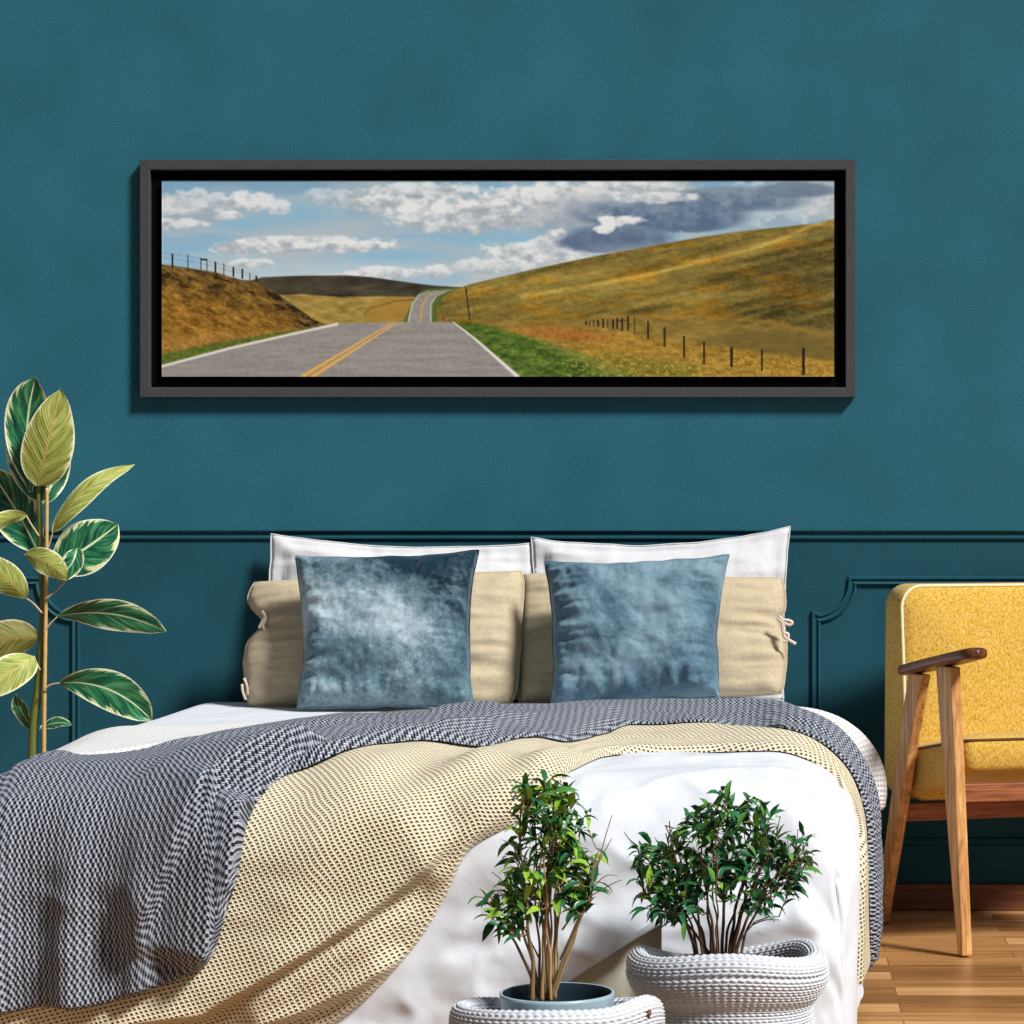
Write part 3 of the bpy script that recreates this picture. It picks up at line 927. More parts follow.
def h_under(u, v):
    x = np.clip((u - _hu0) / _hc, 0, HG.shape[0] - 2); y = np.clip((v - _hv0) / _hc, 0, HG.shape[1] - 2)
    i = x.astype(int); j = y.astype(int); fx = x - i; fy = y - j
    return (HG[i, j] * (1 - fx) + HG[i + 1, j] * fx) * (1 - fy) + (HG[i, j + 1] * (1 - fx) + HG[i + 1, j + 1] * fx) * fy


def lay(u, v, h):
    """remember a layer's height so that the next layer lies on it"""
    global HG
    G_ = np.zeros_like(HG)
    i = np.clip(np.rint((u - _hu0) / _hc).astype(int), 0, HG.shape[0] - 1); j = np.clip(np.rint((v - _hv0) / _hc).astype(int), 0, HG.shape[1] - 1)
    np.maximum.at(G_, (i, j), h)
    for _ in range(1):
        q = np.pad(G_, 1, mode='edge')
        G_ = np.max([q[a:a + HG.shape[0], b_:b_ + HG.shape[1]] for a in range(3) for b_ in range(3)], axis=0)
    for _ in range(2):
        q = np.pad(G_, 1, mode='edge')
        G_ = np.mean([q[a:a + HG.shape[0], b_:b_ + HG.shape[1]] for a in range(3) for b_ in range(3)], axis=0)
    HG = np.maximum(HG, G_)


def cloth(name, sections, ncol, nrow, off, mat, hfun=None, edge=.014, zmin=.03, emin=.002, hmin=.006):
    """a woven piece ruled between two edges given in the bed's (u, v); every section is (back, front) or (back, mid, front)"""
    S = [np.asarray([s[0], (np.asarray(s[0]) + np.asarray(s[-1])) / 2 if len(s) == 2 else s[1], s[-1]], float) for s in sections]
    S = np.asarray(S)                                   # k,3,2
    B, Mi, Fr = (catmull(S[:, i], ncol * 4) for i in range(3))
    # even out the columns by the longer of the two edges
    ln = lambda A: np.linalg.norm(np.diff(A, axis=0), axis=1)
    ds = np.maximum(np.maximum(ln(B), ln(Fr)), ln(Mi))
    c = np.concatenate([[0], np.cumsum(ds)]); tt = np.linspace(0, c[-1], ncol)
    ii = lambda A: np.stack([np.interp(tt, c, A[:, k]) for k in (0, 1)], -1)
    B, Mi, Fr = ii(B), ii(Mi), ii(Fr)
    t = np.linspace(0, 1, nrow)[None, :, None]
    Q = B[:, None] * (1 - t) * (1 - 2 * t) + Mi[:, None] * 4 * t * (1 - t) + Fr[:, None] * t * (2 * t - 1)
    u, v = Q[..., 0], Q[..., 1]
    s_ = np.linspace(0, 1, ncol)[:, None] * np.ones((1, nrow)); t_ = np.ones((ncol, 1)) * np.linspace(0, 1, nrow)[None]
    hh = hfun(u, v, s_, t_) if hfun else 0
    # rolled edge: the rim dips towards what it lies on
    wid = np.linalg.norm(B - Fr, axis=1)[:, None] + 1e-6
    de = np.minimum(np.minimum(t_, 1 - t_) * wid, np.minimum(s_, 1 - s_) * c[-1])
    x_ = np.clip(de / edge, 0, 1); roll = np.sqrt(x_ * (2 - x_))
    top = np.maximum(off + hh, hmin)
    H = h_under(u, v) + emin + (top - emin) * roll
    P, N = bed(u, v, H)
    lay(u, v, H)
    P[..., 2] = np.maximum(P[..., 2], zmin)
    # knit coordinates follow the cloth's own length from its middle line outwards
    dq = np.diff(Q, axis=1); l2 = np.maximum(np.linalg.norm(dq, axis=2, keepdims=True), 1e-9)
    l3 = np.linalg.norm(np.diff(P, axis=1), axis=2, keepdims=True)
    stp = dq / l2 * np.minimum(l3, l2 * 3)
    cum = np.concatenate([np.zeros((ncol, 1, 2)), np.cumsum(stp, axis=1)], axis=1)
    k = nrow // 2
    uv = Q[:, k:k + 1] + cum - cum[:, k:k + 1]
    return mk(name, P.reshape(-1, 3), gridfaces(ncol, nrow), mat, uv=uv.reshape(-1, 2))


vY = lambda Y: Y0 - Y                                   # v on the flat top for a given Y
ucov = lambda x: x
# white waffle coverlet: a strip across the bed, its ends hanging over both long sides
cov = cloth('coverlet', [
    ((-1.30, 1.10), (-1.30, 1.95)), ((-1.0, 1.08), (-1.0, 1.9)), ((-.70, 1.06), (-.70, 1.62)), ((-.4, .92), (-.4, 1.22)),
    ((0, .74), (0, .95)), ((.4, .62), (.4, .85)), ((.70, .50), (.70, .95)), ((.93, .48), (.93, 1.0)), ((.99, .49), (.99, 1.0))],
    300, 110, .008, M['coverlet'],
    lambda u, v, s, t: .070 * np.exp(-((u - .92) / .20) ** 2) * np.exp(-((v - .55) / .045) ** 2) + .004 * fbm(u * 6, v * 6, 2, 2))
tag(cov, 'white waffle woven coverlet spread under the two knitted throws', 'blanket')

R_ = lambda u, Y: np.array([u, vY(Y)])
# sand throw: right end hangs over the bed's side, crosses the top and falls over the foot at the left
be_sections = [
    ((-.86, 2.02), (-.86, 2.5)),
    (U(60, 806), UB(60, 1040) + np.array([0, .03])),
    (U(160, 792), UB(200, 1046) + np.array([0, .03])),
    (U(250, 765), UB(295, 1040)),
    (U(310, 745), UB(352, 1012)),
    (U(370, 735), UB(412, 950)),
    (U(430, 728), UB(444, 899)),
    (R_(-.03, -.95), UB(470, 849)),
    (R_(.09, -1.0), UB(520, 817)),
    (R_(.17, -1.03), UB(560, 781)),
    (R_(.28, -1.05), UB(612, 750)),
    (R_(.48, -1.10), UB(700, 748)),
    (R_(.58, -1.18), UB(750, 746)),
    (R_(.66, -1.24), UB(797, 750)),
    (R_(.78, -1.28), UB(836, 775)),
    (R_(.94, -1.30), R_(.94, -1.76)),
    (R_(1.08, -1.32), R_(1.08, -1.77)),
    (R_(1.205, -1.38), R_(1.205, -1.74)),
]


def be_h(u, v, s, t):
    C1 = [UB(60, 1036), UB(140, 1022), UB(205, 1014), UB(290, 963), UB(355, 923), UB(410, 883), UB(470, 828)]
    C2 = [UB(230, 1036), UB(312, 1008), UB(360, 986), UB(412, 950)]
    h_ = lip(u, v, C1, .046, .10, -1, .006, .12) + lip(u, v, C2, .036, .05, -1, .006, .2)
    h_ += fold(u, v, [UB(240, 1014), UB(310, 972), UB(370, 936), UB(425, 900)], .022, .03, .03)
    h_ += lip(u, v, [UB(425, 895), UB(455, 866), UB(490, 830), UB(540, 798)], .016, .06, -1, .008)
    h_ += fold(u, v, [UB(250, 985), UB(300, 890), UB(350, 815), UB(430, 755), UB(520, 735)], .026, .06, .08)
    h_ += fold(u, v, [UB(340, 900), UB(390, 830), UB(470, 775), UB(560, 745)], .024, .045, .05)
    h_ += fold(u, v, [UB(290, 800), UB(340, 768), UB(420, 748), UB(520, 728)], .018, .04, .05)
    h_ += fold(u, v, [UB(440, 868), UB(470, 818), UB(530, 782), UB(590, 757)], .018, .03, .04)
    h_ += lip(u, v, [UB(360, 758), UB(440, 752), UB(500, 742), UB(590, 731)], .018, .06, -1, .008)
    wr = sstep(.02, .3, u) * sstep(2.45, 1.9, v) * sstep(.9, .72, u)
    h_ += .009 * wr * (np.cos(t * 2 * PI * 2.0 + 2.2 + 1.3 * (u - .4)) ** 3 + .6)
    h_ += .012 * (fbm(u * 4.2, v * 4.2, 3, 6) - .4) - .001 * sstep(.72, .9, u)
    return h_


beige = cloth('throw_blanket', be_sections, 460, 190, .014, M['beige_knit'], be_h)
tag(beige, 'sand yellow knitted throw blanket with dark painted-shade eyelets draped diagonally over the duvet', 'blanket', 'knitted throws on the bed')

bl_sections = [
    ((-1.30, 1.72), (-1.22, 2.10)),
    ((-1.16, 1.74), (-1.02, 2.30)),
    ((-1.02, 1.72), US(-60, 1010)),
    (uv_of(6, 764, .02), US(-10, 1016)),
    (uv_of(39, 755, .016), US(40, 1009)),
    (uv_of(78, 751, .016), US(90, 1007)),
    (uv_of(127, 747, .016), US(140, 993)),
    (uv_of(180, 738, .016), US(190, 974)),
    (uv_of(235, 729, .016), US(212, 957)),
    (uv_of(285, 719, .02), US(226, 912)),
    (uv_of(325, 714, .02), US(238, 868)),
    (uv_of(362, 711, .02), US(244, 828)),
    (R_(-.21, -.66), US(258, 794)),
    (R_(-.139, -.65), US(285, 767)),
    (R_(-.067, -.64), US(335, 756)),
    (R_(.028, -.64), US(420, 745)),
    (R_(.174, -.64), US(540, 735)),
    (R_(.34, -.63), US(630, 724)),
    (R_(.505, -.63), US(700, 721)),
    (R_(.61, -.64), US(752, 718)),
    (R_(.70, -.74), R_(.68, -1.32)),
    (R_(.80, -.86), R_(.80, -1.36)),
    (R_(.95, -.95), R_(.95, -1.40)),
    (R_(1.10, -.99), R_(1.10, -1.42)),
    (R_(1.235, -1.02), R_(1.235, -1.38)),
]


def bl_h(u, v, s, t):
    h_ = lip(u, v, [US(350, 748), US(300, 755), US(258, 768), US(222, 792), US(190, 835), US(165, 880), US(150, 920), US(140, 960)], .062, .15, 1, .007, .2, 1.2)
    # the free end hangs in soft upright pleats that open towards the hem
    d2 = bed_raw(u, v)[2]
    h_ += .044 * sstep(.02, .30, d2) * sstep(-.42, -.50, u) * (.5 + .5 * np.cos(2 * PI * (u + .602 + .05 * (v - 2.3)) / .142)) ** 1.6
    h_ += fold(u, v, [US(200, 975), US(217, 905), US(234, 850), US(258, 796)], .056, .030, .115, .15)
    h_ += step(u, v, [US(250, 800), US(290, 768), US(345, 750), US(430, 742), US(520, 730)], .012, .05, .05, .008, .2)
    h_ += step(u, v, [US(290, 745), US(350, 728), US(450, 722), US(560, 722), US(660, 712)], .014, .06, .06, .010, .2)
    wr = sstep(-.2, .2, u)
    h_ += .007 * sstep(.85, 1.0, u)
    h_ += .010 * wr * (np.cos(t * 2 * PI * 2.0 + 2.8 + .8 * u) ** 3 + .5)
    h_ += (.010 * np.exp(-((v - .66) / .07) ** 2) * sstep(.05, .35, u) * sstep(.95, .75, u)) + .006 * np.exp(-((v - .68) / .06) ** 2) * sstep(-.4, -.1, u)
    h_ += .014 * (fbm(u * 3.4 + 7, v * 3.4, 3, 1) - .4)
    h_ = h_ * (1 - sstep(-.1, -.4, u) * sstep(.22, 0, t)) - .008 * sstep(-.1, -.4, u) * sstep(.3, 0, t)
    return h_


blue = cloth('throw_blanket', bl_sections, 520, 230, .016, M['blue_knit'], bl_h)
tag(blue, 'slate blue knitted throw blanket lying on top of the sand yellow throw', 'blanket', 'knitted throws on the bed')


# ------------------------------------------------------------------ pillows
def pillow(name, tl, tr, bl, br, yt, yb, T, mat, label, cat, group, sag=.015, pinch=.012, flange=0, seed=0, wr=.006, n=56, back=.35, power=.5, yaw=0, rnd=0., nicks=()):
    """a pillow whose four corners stand at photo corners on a plane leaning from yb (bottom) to yt (top)"""
    cTL, cTR = at(*tl, yt - yaw), at(*tr, yt + yaw); cBL, cBR = at(*bl, yb - yaw), at(*br, yb + yaw)
    c0 = (cTL + cTR + cBL + cBR) / 4
    s, t = np.meshgrid(np.linspace(-1, 1, n), np.linspace(-1, 1, n), indexing='ij')
    a, b_ = (s + 1) / 2, (t + 1) / 2
    Ce = (cBL * ((1 - a) * (1 - b_))[..., None] + cBR * (a * (1 - b_))[..., None] + cTL * ((1 - a) * b_)[..., None] + cTR * (a * b_)[..., None])
    ex = (cTR - cTL + cBR - cBL); ex /= np.linalg.norm(ex)
    ey = (cTL - cBL + cTR - cBR); ey /= np.linalg.norm(ey)
    nz = np.cross(ex, ey); nz /= np.linalg.norm(nz)
    if nz[1] > 0: nz = -nz
    cr = 1 - rnd * (np.abs(s) * np.abs(t)) ** 5
    mid_ = Ce.mean((0, 1)); Ce = mid_ + (Ce - mid_) * cr[..., None]
    wob = lambda q, k: (fbm(q * 2.2 + seed, q * 0 + k * 3.7 + seed, 3, k) - .5)
    Ce = Ce - ey * (sag * (1 - s ** 2) * b_ ** 2 * 1.0)[..., None] + ey * (sag * .3 * (1 - s ** 2) * (1 - b_) ** 3)[..., None]
    Ce = Ce - ex * (np.sign(s) * pinch * (1 - t ** 2) * np.abs(s) ** 2)[..., None]
    for sd_, t0_, dp_, w_ in nicks: Ce = Ce - ex * (sd_ * dp_ * np.exp(-((t - t0_) / w_) ** 2) * np.clip(s * sd_, 0, 1) ** 3)[..., None]
    Ce = Ce + ey * (wob(s, 1) * .012 * np.abs(t) ** 3)[..., None] + ex * (wob(t, 2) * .010 * np.abs(s) ** 3)[..., None]
    k = 1 - flange
    ss, ts = np.clip(np.abs(s) / k, 0, 1), np.clip(np.abs(t) / k, 0, 1)
    pf = ((1 - ss ** 2.4) * (1 - ts ** 2.4)) ** power
    wrk = (fbm(s * 2.6 + seed * 3, t * 2.6 + seed, 4, 3) - .5) * wr * 2.2 + (fbm(s * 7 + t * 2, t * 6 - s * 2 + seed, 3, 5) - .5) * wr
    # gathers running in from the side seams
    gath = ((fbm(t * 8 + seed + np.abs(s) * t * 1.5, s * 1.3 + seed, 3, 4) - .35) * sstep(.35, .9, np.abs(s)) + (fbm(s * 8 + seed * 2, t * 1.3, 3, 5) - .35) * sstep(.5, .95, np.abs(t))) * wr * 3.2
    fl = .0035 + (.006 * wob(s + t * 1.7, 6) if flange else 0)
    lim = (1 - np.maximum(np.abs(s), np.abs(t)) ** 14)
    front = Ce + nz * (T * pf * (1 - back) + (wrk + gath) * lim + fl * lim)[..., None]
    rear = Ce - nz * (T * pf * back + .0035 * lim)[..., None]
    V = np.concatenate([front.reshape(-1, 3), rear.reshape(-1, 3)]) - c0
    F = np.concatenate([gridfaces(n, n), gridfaces(n, n, n * n, flip=True)])
    # weld the rim
    idx = np.arange(2 * n * n).reshape(2, n, n)
    rim = np.zeros((n, n), bool); rim[0] = rim[-1] = True; rim[:, 0] = rim[:, -1] = True
    mp = np.arange(2 * n * n); mp[idx[1][rim]] = idx[0][rim]
    F = mp[F]
    o = mk(name, V, F, mat)
    o.location = c0
    tag(o, label, cat, group)
    ringi = np.concatenate([idx[0][:, 0], idx[0][-1, 1:], idx[0][-2::-1, -1], idx[0][0, -2:0:-1]])
    return o, V, ringi, nz, Ce - c0


def rim_tube(o, V, ring, name, mat, r=.0035):
    q = V[ring]; q = np.concatenate([q, q[:1]])
    m = MB(); m.tube(q, r, 6, cap=False); m.build(name, mat, o)


G = 'white pillows against the wall'
o, V, rg, nz, Ce = pillow('pillow', (271, 533), (531, 542), (274, 698), (529, 698), -.05, -.125, .085, M['pillow_linen'], 'white oxford pillow standing against the wall behind the pale velvet cushion', 'pillow', G, sag=.024, flange=.11, seed=1.3, wr=.006, pinch=-.004)
rim_tube(o, V, rg, 'hem', M['pillow_linen'], .002)
o, V, rg, nz, Ce = pillow('pillow', (531, 538), (790, 527), (534, 701), (784, 701), -.053, -.13, .085, M['pillow_linen'], 'white oxford pillow standing against the wall behind the blue velvet cushion', 'pillow', G, sag=.034, flange=.11, seed=4.1, wr=.006, pinch=.008)
rim_tube(o, V, rg, 'hem', M['pillow_linen'], .002)
G = 'beige linen pillows'


def ribbon(o, pts, r=.0042, flat=.35):
    m = MB(); m.tube(catmull(pts, 20), r, 8); ob = m.build('ribbon_tie', M['ribbon'], o); return ob


o, V, rg, nz, Ce = pillow('pillow', (249, 579), (529, 567), (243, 707), (519, 705), -.180, -.298, .10, M['beige_linen'], 'beige linen pillow with small ribbon ties behind the pale velvet cushion', 'pillow', G, sag=.010, seed=2.2, wr=.008, pinch=.008, rnd=.05, back=.3, nicks=((-1, .30, .034, .20), (-1, -.25, -.012, .3), (-1, .72, -.006, .2)))
rim_tube(o, V, rg, 'seam', M['beige_linen'], .002)
c0 = np.array(o.location)
for pts in ([(262, 611), (266, 618), (263, 626), (266, 632)], [(266, 616), (262, 622), (259, 628)], [(244, 678), (247, 686), (248, 695)], [(242, 684), (243, 692), (246, 700)]):
    ribbon(o, [at(x, y, -.268 if y < 640 else -.300) - c0 for x, y in pts], .0036)
o, V, rg, nz, Ce = pillow('pillow', (520, 572), (787, 577), (516, 704), (786, 696), -.150, -.262, .08, M['beige_linen'], 'beige linen pillow tied with a ribbon bow at its edge behind the blue velvet cushion', 'pillow', G, sag=.008, seed=6.4, wr=.008, pinch=.006, rnd=.03, back=.3, nicks=((1, .22, .014, .14), (1, -.25, -.006, .3)))
rim_tube(o, V, rg, 'seam', M['beige_linen'], .002)
c0 = np.array(o.location)
for pts in ([(777, 618), (781, 621), (786, 620), (792, 622), (790, 625), (784, 623), (780, 621)], [(781, 621), (784, 628), (784, 636), (789, 640), (796, 644)], [(782, 622), (783, 632), (788, 634), (787, 640), (783, 642)], [(779, 616), (782, 620), (784, 626)]):
    ribbon(o, [at(x, y, -.266) - c0 for x, y in pts], .0040)
G = 'velvet cushions at the front'
o, V, rg, nz, Ce = pillow('cushion', (296, 556), (479, 551), (297, 710), (473, 706), -.325, -.44, .13, M['velvet_a'], 'pale silvery velvet cushion with painted highlights, square, in front of the beige pillows', 'cushion', G, sag=.010, seed=3.7, wr=.013, pinch=.018, n=80, back=.25)
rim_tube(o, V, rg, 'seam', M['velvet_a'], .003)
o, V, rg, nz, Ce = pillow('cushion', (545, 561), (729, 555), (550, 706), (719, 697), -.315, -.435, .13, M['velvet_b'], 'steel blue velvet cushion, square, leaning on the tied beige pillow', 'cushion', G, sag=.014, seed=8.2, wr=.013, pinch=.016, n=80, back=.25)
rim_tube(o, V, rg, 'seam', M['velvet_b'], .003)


# ------------------------------------------------------------------ rubber plant
def big_leaf(root, base, tip, ctrl, width, side, roll=0., fold=.25, Y=(-.5, -.5, -.5), seed=0., wmax=.45, droop=0., petiole=None, wavy=.004, skew=0., under='leaf_under'):
    """one variegated leaf: midrib from base to tip through ctrl (photo points at depths Y); width in photo px; side 'top' or 'under' faces the room"""
    o_ = np.array(root.location)
    B, Cc, T_ = at(*base, Y[0]), at(*ctrl, Y[1]), at(*tip, Y[2])
    n, mw = 26, 11
    t = np.linspace(0, 1, n)[:, None]
    Mid = (1 - t) ** 2 * B + 2 * t * (1 - t) * (2 * Cc - .5 * (B + T_)) + t ** 2 * T_
    tg = np.gradient(Mid, axis=0); tg /= np.linalg.norm(tg, axis=1, keepdims=True)
    view = np.array([0, -1.0, .05])
    W = np.cross(tg, view); W /= np.linalg.norm(W, axis=1, keepdims=True)
    Nn = np.cross(W, tg)
    c, s = math.cos(roll), math.sin(roll)
    W, Nn = W * c + Nn * s, Nn * c - W * s
    t1 = t[:, 0]
    # blade outline: rounded, widest near wmax, drawn to a fine point
    k = math.log(.5) / math.log(wmax)
    prof = np.sin(PI * t1 ** k) ** .62
    prof = prof * (1 - .35 * sstep(.9, 1, t1)); prof[-1] = .012; prof[0] = .05
    hw = width * (o_[1] + D) / FPX / 2
    q = np.linspace(-1, 1, mw)
    V = []
    for i in range(n):
        for a in q:
            off = a * hw * prof[i] * (1 + skew * np.sign(a))
            wv = wavy * math.sin(9 * t1[i] + seed + 2.5 * np.sign(a)) * abs(a) ** 2
            V.append(Mid[i] + W[i] * off * math.cos(fold * abs(a)) + Nn[i] * (abs(off) * math.sin(fold) - droop * hw * a * a + wv))
    V = np.array(V) - o_
    sgn = 1 if side == 'top' else -1
    th = .0007
    Nv = np.repeat(Nn, mw, 0)
    V2 = np.concatenate([V + Nv * th * 0, V - Nv * th])
    F1 = gridfaces(n, mw); F2 = gridfaces(n, mw, n * mw, flip=True)
    p0, p1, p3 = V[F1[0][0]], V[F1[0][1]], V[F1[0][3]]
    i0 = (n // 2) * mw + mw // 2 - (n // 2)
    uu = np.tile((q + 1) / 2, n); vv = np.repeat(t1, mw)
    uv = np.stack([uu, vv], -1); uv = np.concatenate([uv, uv])
    F = np.concatenate([F1, F2]); nf = len(F1)
    front, rear = (0, 1) if side == 'top' else (1, 0)
    lf = mk('leaf', V2, F, None, root, uv=uv, mats=[M['leaf_top'], M[under]], fmat=[front] * nf + [rear] * nf, fattr=np.full(len(V2), seed * 3.7))
    if petiole:
        pts = catmull([at(*p, Y[0]) for p in petiole] + [B], 12) - o_
        m = MB(); m.tube(pts, np.linspace(.0026, .0018, 12), 7); m.build('petiole', M['petiole'], lf)
    return lf


PY = -.40
rp = empty('rubber_plant', (at(40, 745, PY)[0], PY, 0), label='tall variegated rubber plant with cream edged leaves standing beside the bed', cat='plant')
ro = np.array(rp.location)
m = MB()
pot_r = [(.0, .0), (.08, 0), (.088, .01), (.105, .22), (.110, .225), (.110, .245), (.102, .245), (.098, .21)]
m.loft([[(r_ * math.cos(a), r_ * math.sin(a), z) for a in np.linspace(0, 2 * PI, 41)[:-1]] for r_, z in pot_r[1:]])
m.build('pot', M['terracotta'], rp)
m = MB(); m.loft([[(r_ * math.cos(a), r_ * math.sin(a), z) for a in np.linspace(0, 2 * PI, 33)[:-1]] for r_, z in ((.099, .212), (.05, .222), (.01, .224))])
m.build('soil', M['soil'], rp)


def stem(name, pts, r, mat, Yq=PY, z0=.2):
    p = [at(x, y, Yq) - ro for x, y in pts]
    p = [np.array([p[0][0], p[0][1], z0])] + p
    q = catmull(p, 60)
    rr = np.interp(np.linspace(0, 1, 60), np.linspace(0, 1, len(r)), r)
    rr = rr * (1 + .08 * (np.abs(((np.arange(60) * .37) % 1) - .5) < .12))
    mm = MB(); mm.tube(q, rr, 10); return mm.build(name, mat, rp)


stem('stem', [(33, 740), (38, 690), (42, 640), (43, 600), (41, 560), (40, 520), (38, 486)], [.0110, .0105, .0095, .008, .0065, .005], M['stem'])
stem('support_cane', [(44, 740), (45, 660), (46.5, 560), (47, 488)], [.0052, .005, .0046, .0042], M['cane'], PY - .016)
A, Bk = (PY - .03,) * 3, (PY + .05,) * 3
LEAVES = [
    # base, tip, control, width px, facing, roll, fold, depths
    dict(base=(41, 500), tip=(18, 400), ctrl=(26, 452), width=40, side='top', roll=.1, fold=.2, Y=(PY, PY + .06, PY + .07), seed=1.1),
    dict(base=(42, 505), tip=(62, 432), ctrl=(57, 470), width=26, side='top', roll=-.2, fold=.2, Y=(PY, PY + .05, PY + .06), seed=5.3),
    dict(base=(31, 492), tip=(36, 377), ctrl=(27, 432), width=46, side='top', roll=.05, fold=.22, Y=(PY - .01, PY + .01, PY), seed=2.3, wmax=.6),
    dict(base=(38, 486), tip=(61, 389), ctrl=(48, 442), width=52, side='under', roll=-.05, fold=-.12, Y=(PY - .02, PY - .05, PY - .05), seed=3.1, wmax=.42),
    dict(base=(53, 532), tip=(135, 464), ctrl=(86, 490), width=24, side='under', roll=.35, fold=-.25, Y=(PY, PY - .02, PY + .04), seed=4.7, wmax=.42, petiole=[(45, 555), (49, 545)]),
    dict(base=(52, 568), tip=(118, 524), ctrl=(86, 548), width=54, side='top', roll=0., fold=.2, Y=(PY + .01, PY + .02, PY + .03), seed=6.2, wmax=.5, petiole=[(44, 585), (48, 575)]),
    dict(base=(24, 555), tip=(68, 580), ctrl=(46, 562), width=26, side='under', roll=-.1, fold=-.2, Y=(PY - .03, PY - .06, PY - .06), seed=7.9, wmax=.5, petiole=[(41, 566), (32, 556)]),
    dict(base=(77, 548), tip=(54, 578), ctrl=(70, 566), width=22, side='top', roll=.3, fold=.3, Y=(PY - .03, PY - .05, PY - .05), seed=9.1, wmax=.45, petiole=[(44, 600), (62, 585), (76, 560)]),
    dict(base=(38, 552), tip=(-12, 468), ctrl=(16, 510), width=50, side='top', roll=.1, fold=.2, Y=(PY + .02, PY + .05, PY + .06), seed=8.4, wmax=.5),
    dict(base=(26, 515), tip=(-22, 534), ctrl=(4, 521), width=18, side='under', roll=.75, fold=-.2, Y=(PY - .03, PY - .07, PY - .1), seed=10.2, petiole=[(39, 536), (31, 524)]),
    dict(base=(26, 598), tip=(-40, 556), ctrl=(0, 576), width=34, side='under', roll=.1, fold=-.15, Y=(PY - .02, PY - .06, PY - .1), seed=11.6, wmax=.5, petiole=[(42, 613), (34, 604)]),
    dict(base=(38, 638), tip=(-46, 656), ctrl=(0, 641), width=40, side='under', roll=.15, fold=-.3, Y=(PY - .01, PY - .04, PY - .06), seed=12.1, wmax=.42, under='leaf_old'),
    dict(base=(34, 656), tip=(-40, 700), ctrl=(4, 676), width=36, side='under', roll=-.1, fold=-.1, Y=(PY - .03, PY - .08, PY - .1), seed=13.8, wmax=.4, petiole=[(40, 670), (36, 662)]),
    dict(base=(57, 617), tip=(166, 632), ctrl=(112, 614), width=34, side='top', roll=-.35, fold=.28, Y=(PY - .02, PY - .05, PY - .04), seed=14.4, wmax=.55, droop=.15, petiole=[(44, 632), (50, 624)]),
    dict(base=(60, 683), tip=(152, 721), ctrl=(110, 690), width=40, side='top', roll=.0, fold=.15, Y=(PY - .03, PY - .08, PY - .08), seed=15.5, wmax=.55, petiole=[(43, 691), (50, 685)]),
    dict(base=(33, 728), tip=(16, 694), ctrl=(22, 712), width=17, side='top', roll=.3, fold=.2, Y=(PY + .02, PY + .03, PY + .03), seed=16.1, wmax=.5),
    dict(base=(40, 730), tip=(72, 725), ctrl=(55, 723), width=12, side='top', roll=.4, fold=.2, Y=(PY + .02, PY + .03, PY + .03), seed=17.3, wmax=.5),
]
for L_ in LEAVES: big_leaf(rp, **L_)


# ------------------------------------------------------------------ knitted baskets
def basket(name, cx_px, rim_px, Yc, prof, label, tilt=(0, 0), rim_fun=None, stitches=78, amp=.0052, handle=None):
    """chunky cord basket: rows of chain stitches, every row a braid of two slanted strands"""
    X0 = CX + (cx_px - VPX) * (Yc + D) / FPX
    root = empty(name, (X0, Yc, 0), label=label, cat='basket', group='white knitted plant baskets')
    pr_ = catmull(np.array(prof), 400)
    seg = np.linalg.norm(np.diff(pr_, axis=0), axis=1); cum = np.concatenate([[0], np.cumsum(seg)])
    Lh = cum[-1]; rows = int(round(Lh / .0098)); per = 8
    nr_ = rows * per + 1
    tl = np.linspace(0, Lh, nr_)
    R0 = np.interp(tl, cum, pr_[:, 0]); Z0 = np.interp(tl, cum, pr_[:, 1])
    dR = np.gradient(R0, tl); dZ = np.gradient(Z0, tl); nl = np.hypot(dR, dZ); nR, nZ = dZ / nl, -dR / nl
    nc = stitches * 8
    th = np.arange(nc) * 2 * PI / nc
    TH, K = np.meshgrid(th, np.arange(nr_), indexing='ij')
    q = (K % per) / per; row = K // per
    a = TH * stitches / (2 * PI)
    up = q < .5
    qq = np.where(up, q * 2, q * 2 - 1)
    ph = a + np.where(up, .8 * qq, .8 * (1 - qq)) + np.where(up, 0, .1)
    bumpy = np.sin(PI * qq) ** .5 * (.22 + .78 * np.abs(np.sin(PI * ph)) ** .7)
    hgt = amp * bumpy
    Rr = R0[K] + nR[K] * hgt; Zz = Z0[K] + nZ[K] * hgt
    Xx, Yy = Rr * np.cos(TH), Rr * np.sin(TH)
    if rim_fun is not None:
        Xx, Yy, Zz = rim_fun(Xx, Yy, Zz, TH, K / (nr_ - 1))
    V = np.stack([Xx, Yy, Zz], -1).reshape(-1, 3)
    F = gridfaces(nc, nr_, wrap_n=True)
    mk('body', V, F, M['yarn'], root)
    mm = MB(); mm.loft([[(r_ * math.cos(a_), r_ * math.sin(a_), z) for a_ in np.linspace(0, 2 * PI, 49)[:-1]] for r_, z in ((prof[0][0] - .004, .002), (prof[0][0] - .002, .008))])
    mm.build('bottom', M['yarn'], root)
    return root


def lump(th, c, w_): return np.exp(-((np.angle(np.exp(1j * (th - c))) / w_) ** 2))


def rim_right(x, y, z, th, k):
    # the cuff stands up in front and at both ends and sinks at the rear
    w_ = sstep(.30, .75, k)
    lift = .022 * lump(th, -PI / 2, .8) - .026 * lump(th, 1.9, .75) + .012 * lump(th, .55, .4) + .012 * lump(th, PI, .5)
    return x + .004 * w_ * np.sin(3 * th), y, z + lift * w_


YB2, YB1 = -2.345, -2.78
prof2 = [(.128, .004), (.142, .012), (.152, .05), (.153, .10), (.147, .15), (.146, .178), (.160, .196), (.170, .214), (.1725, .226), (.1675, .2305), (.1720, .235), (.170, .246), (.164, .254), (.154, .260), (.143, .255), (.137, .240), (.136, .215), (.136, .18)]
basket('knitted_basket', 728, 950, YB2, prof2, 'white knitted basket with a turned down cuff holding the bushier right fig', rim_fun=rim_right)


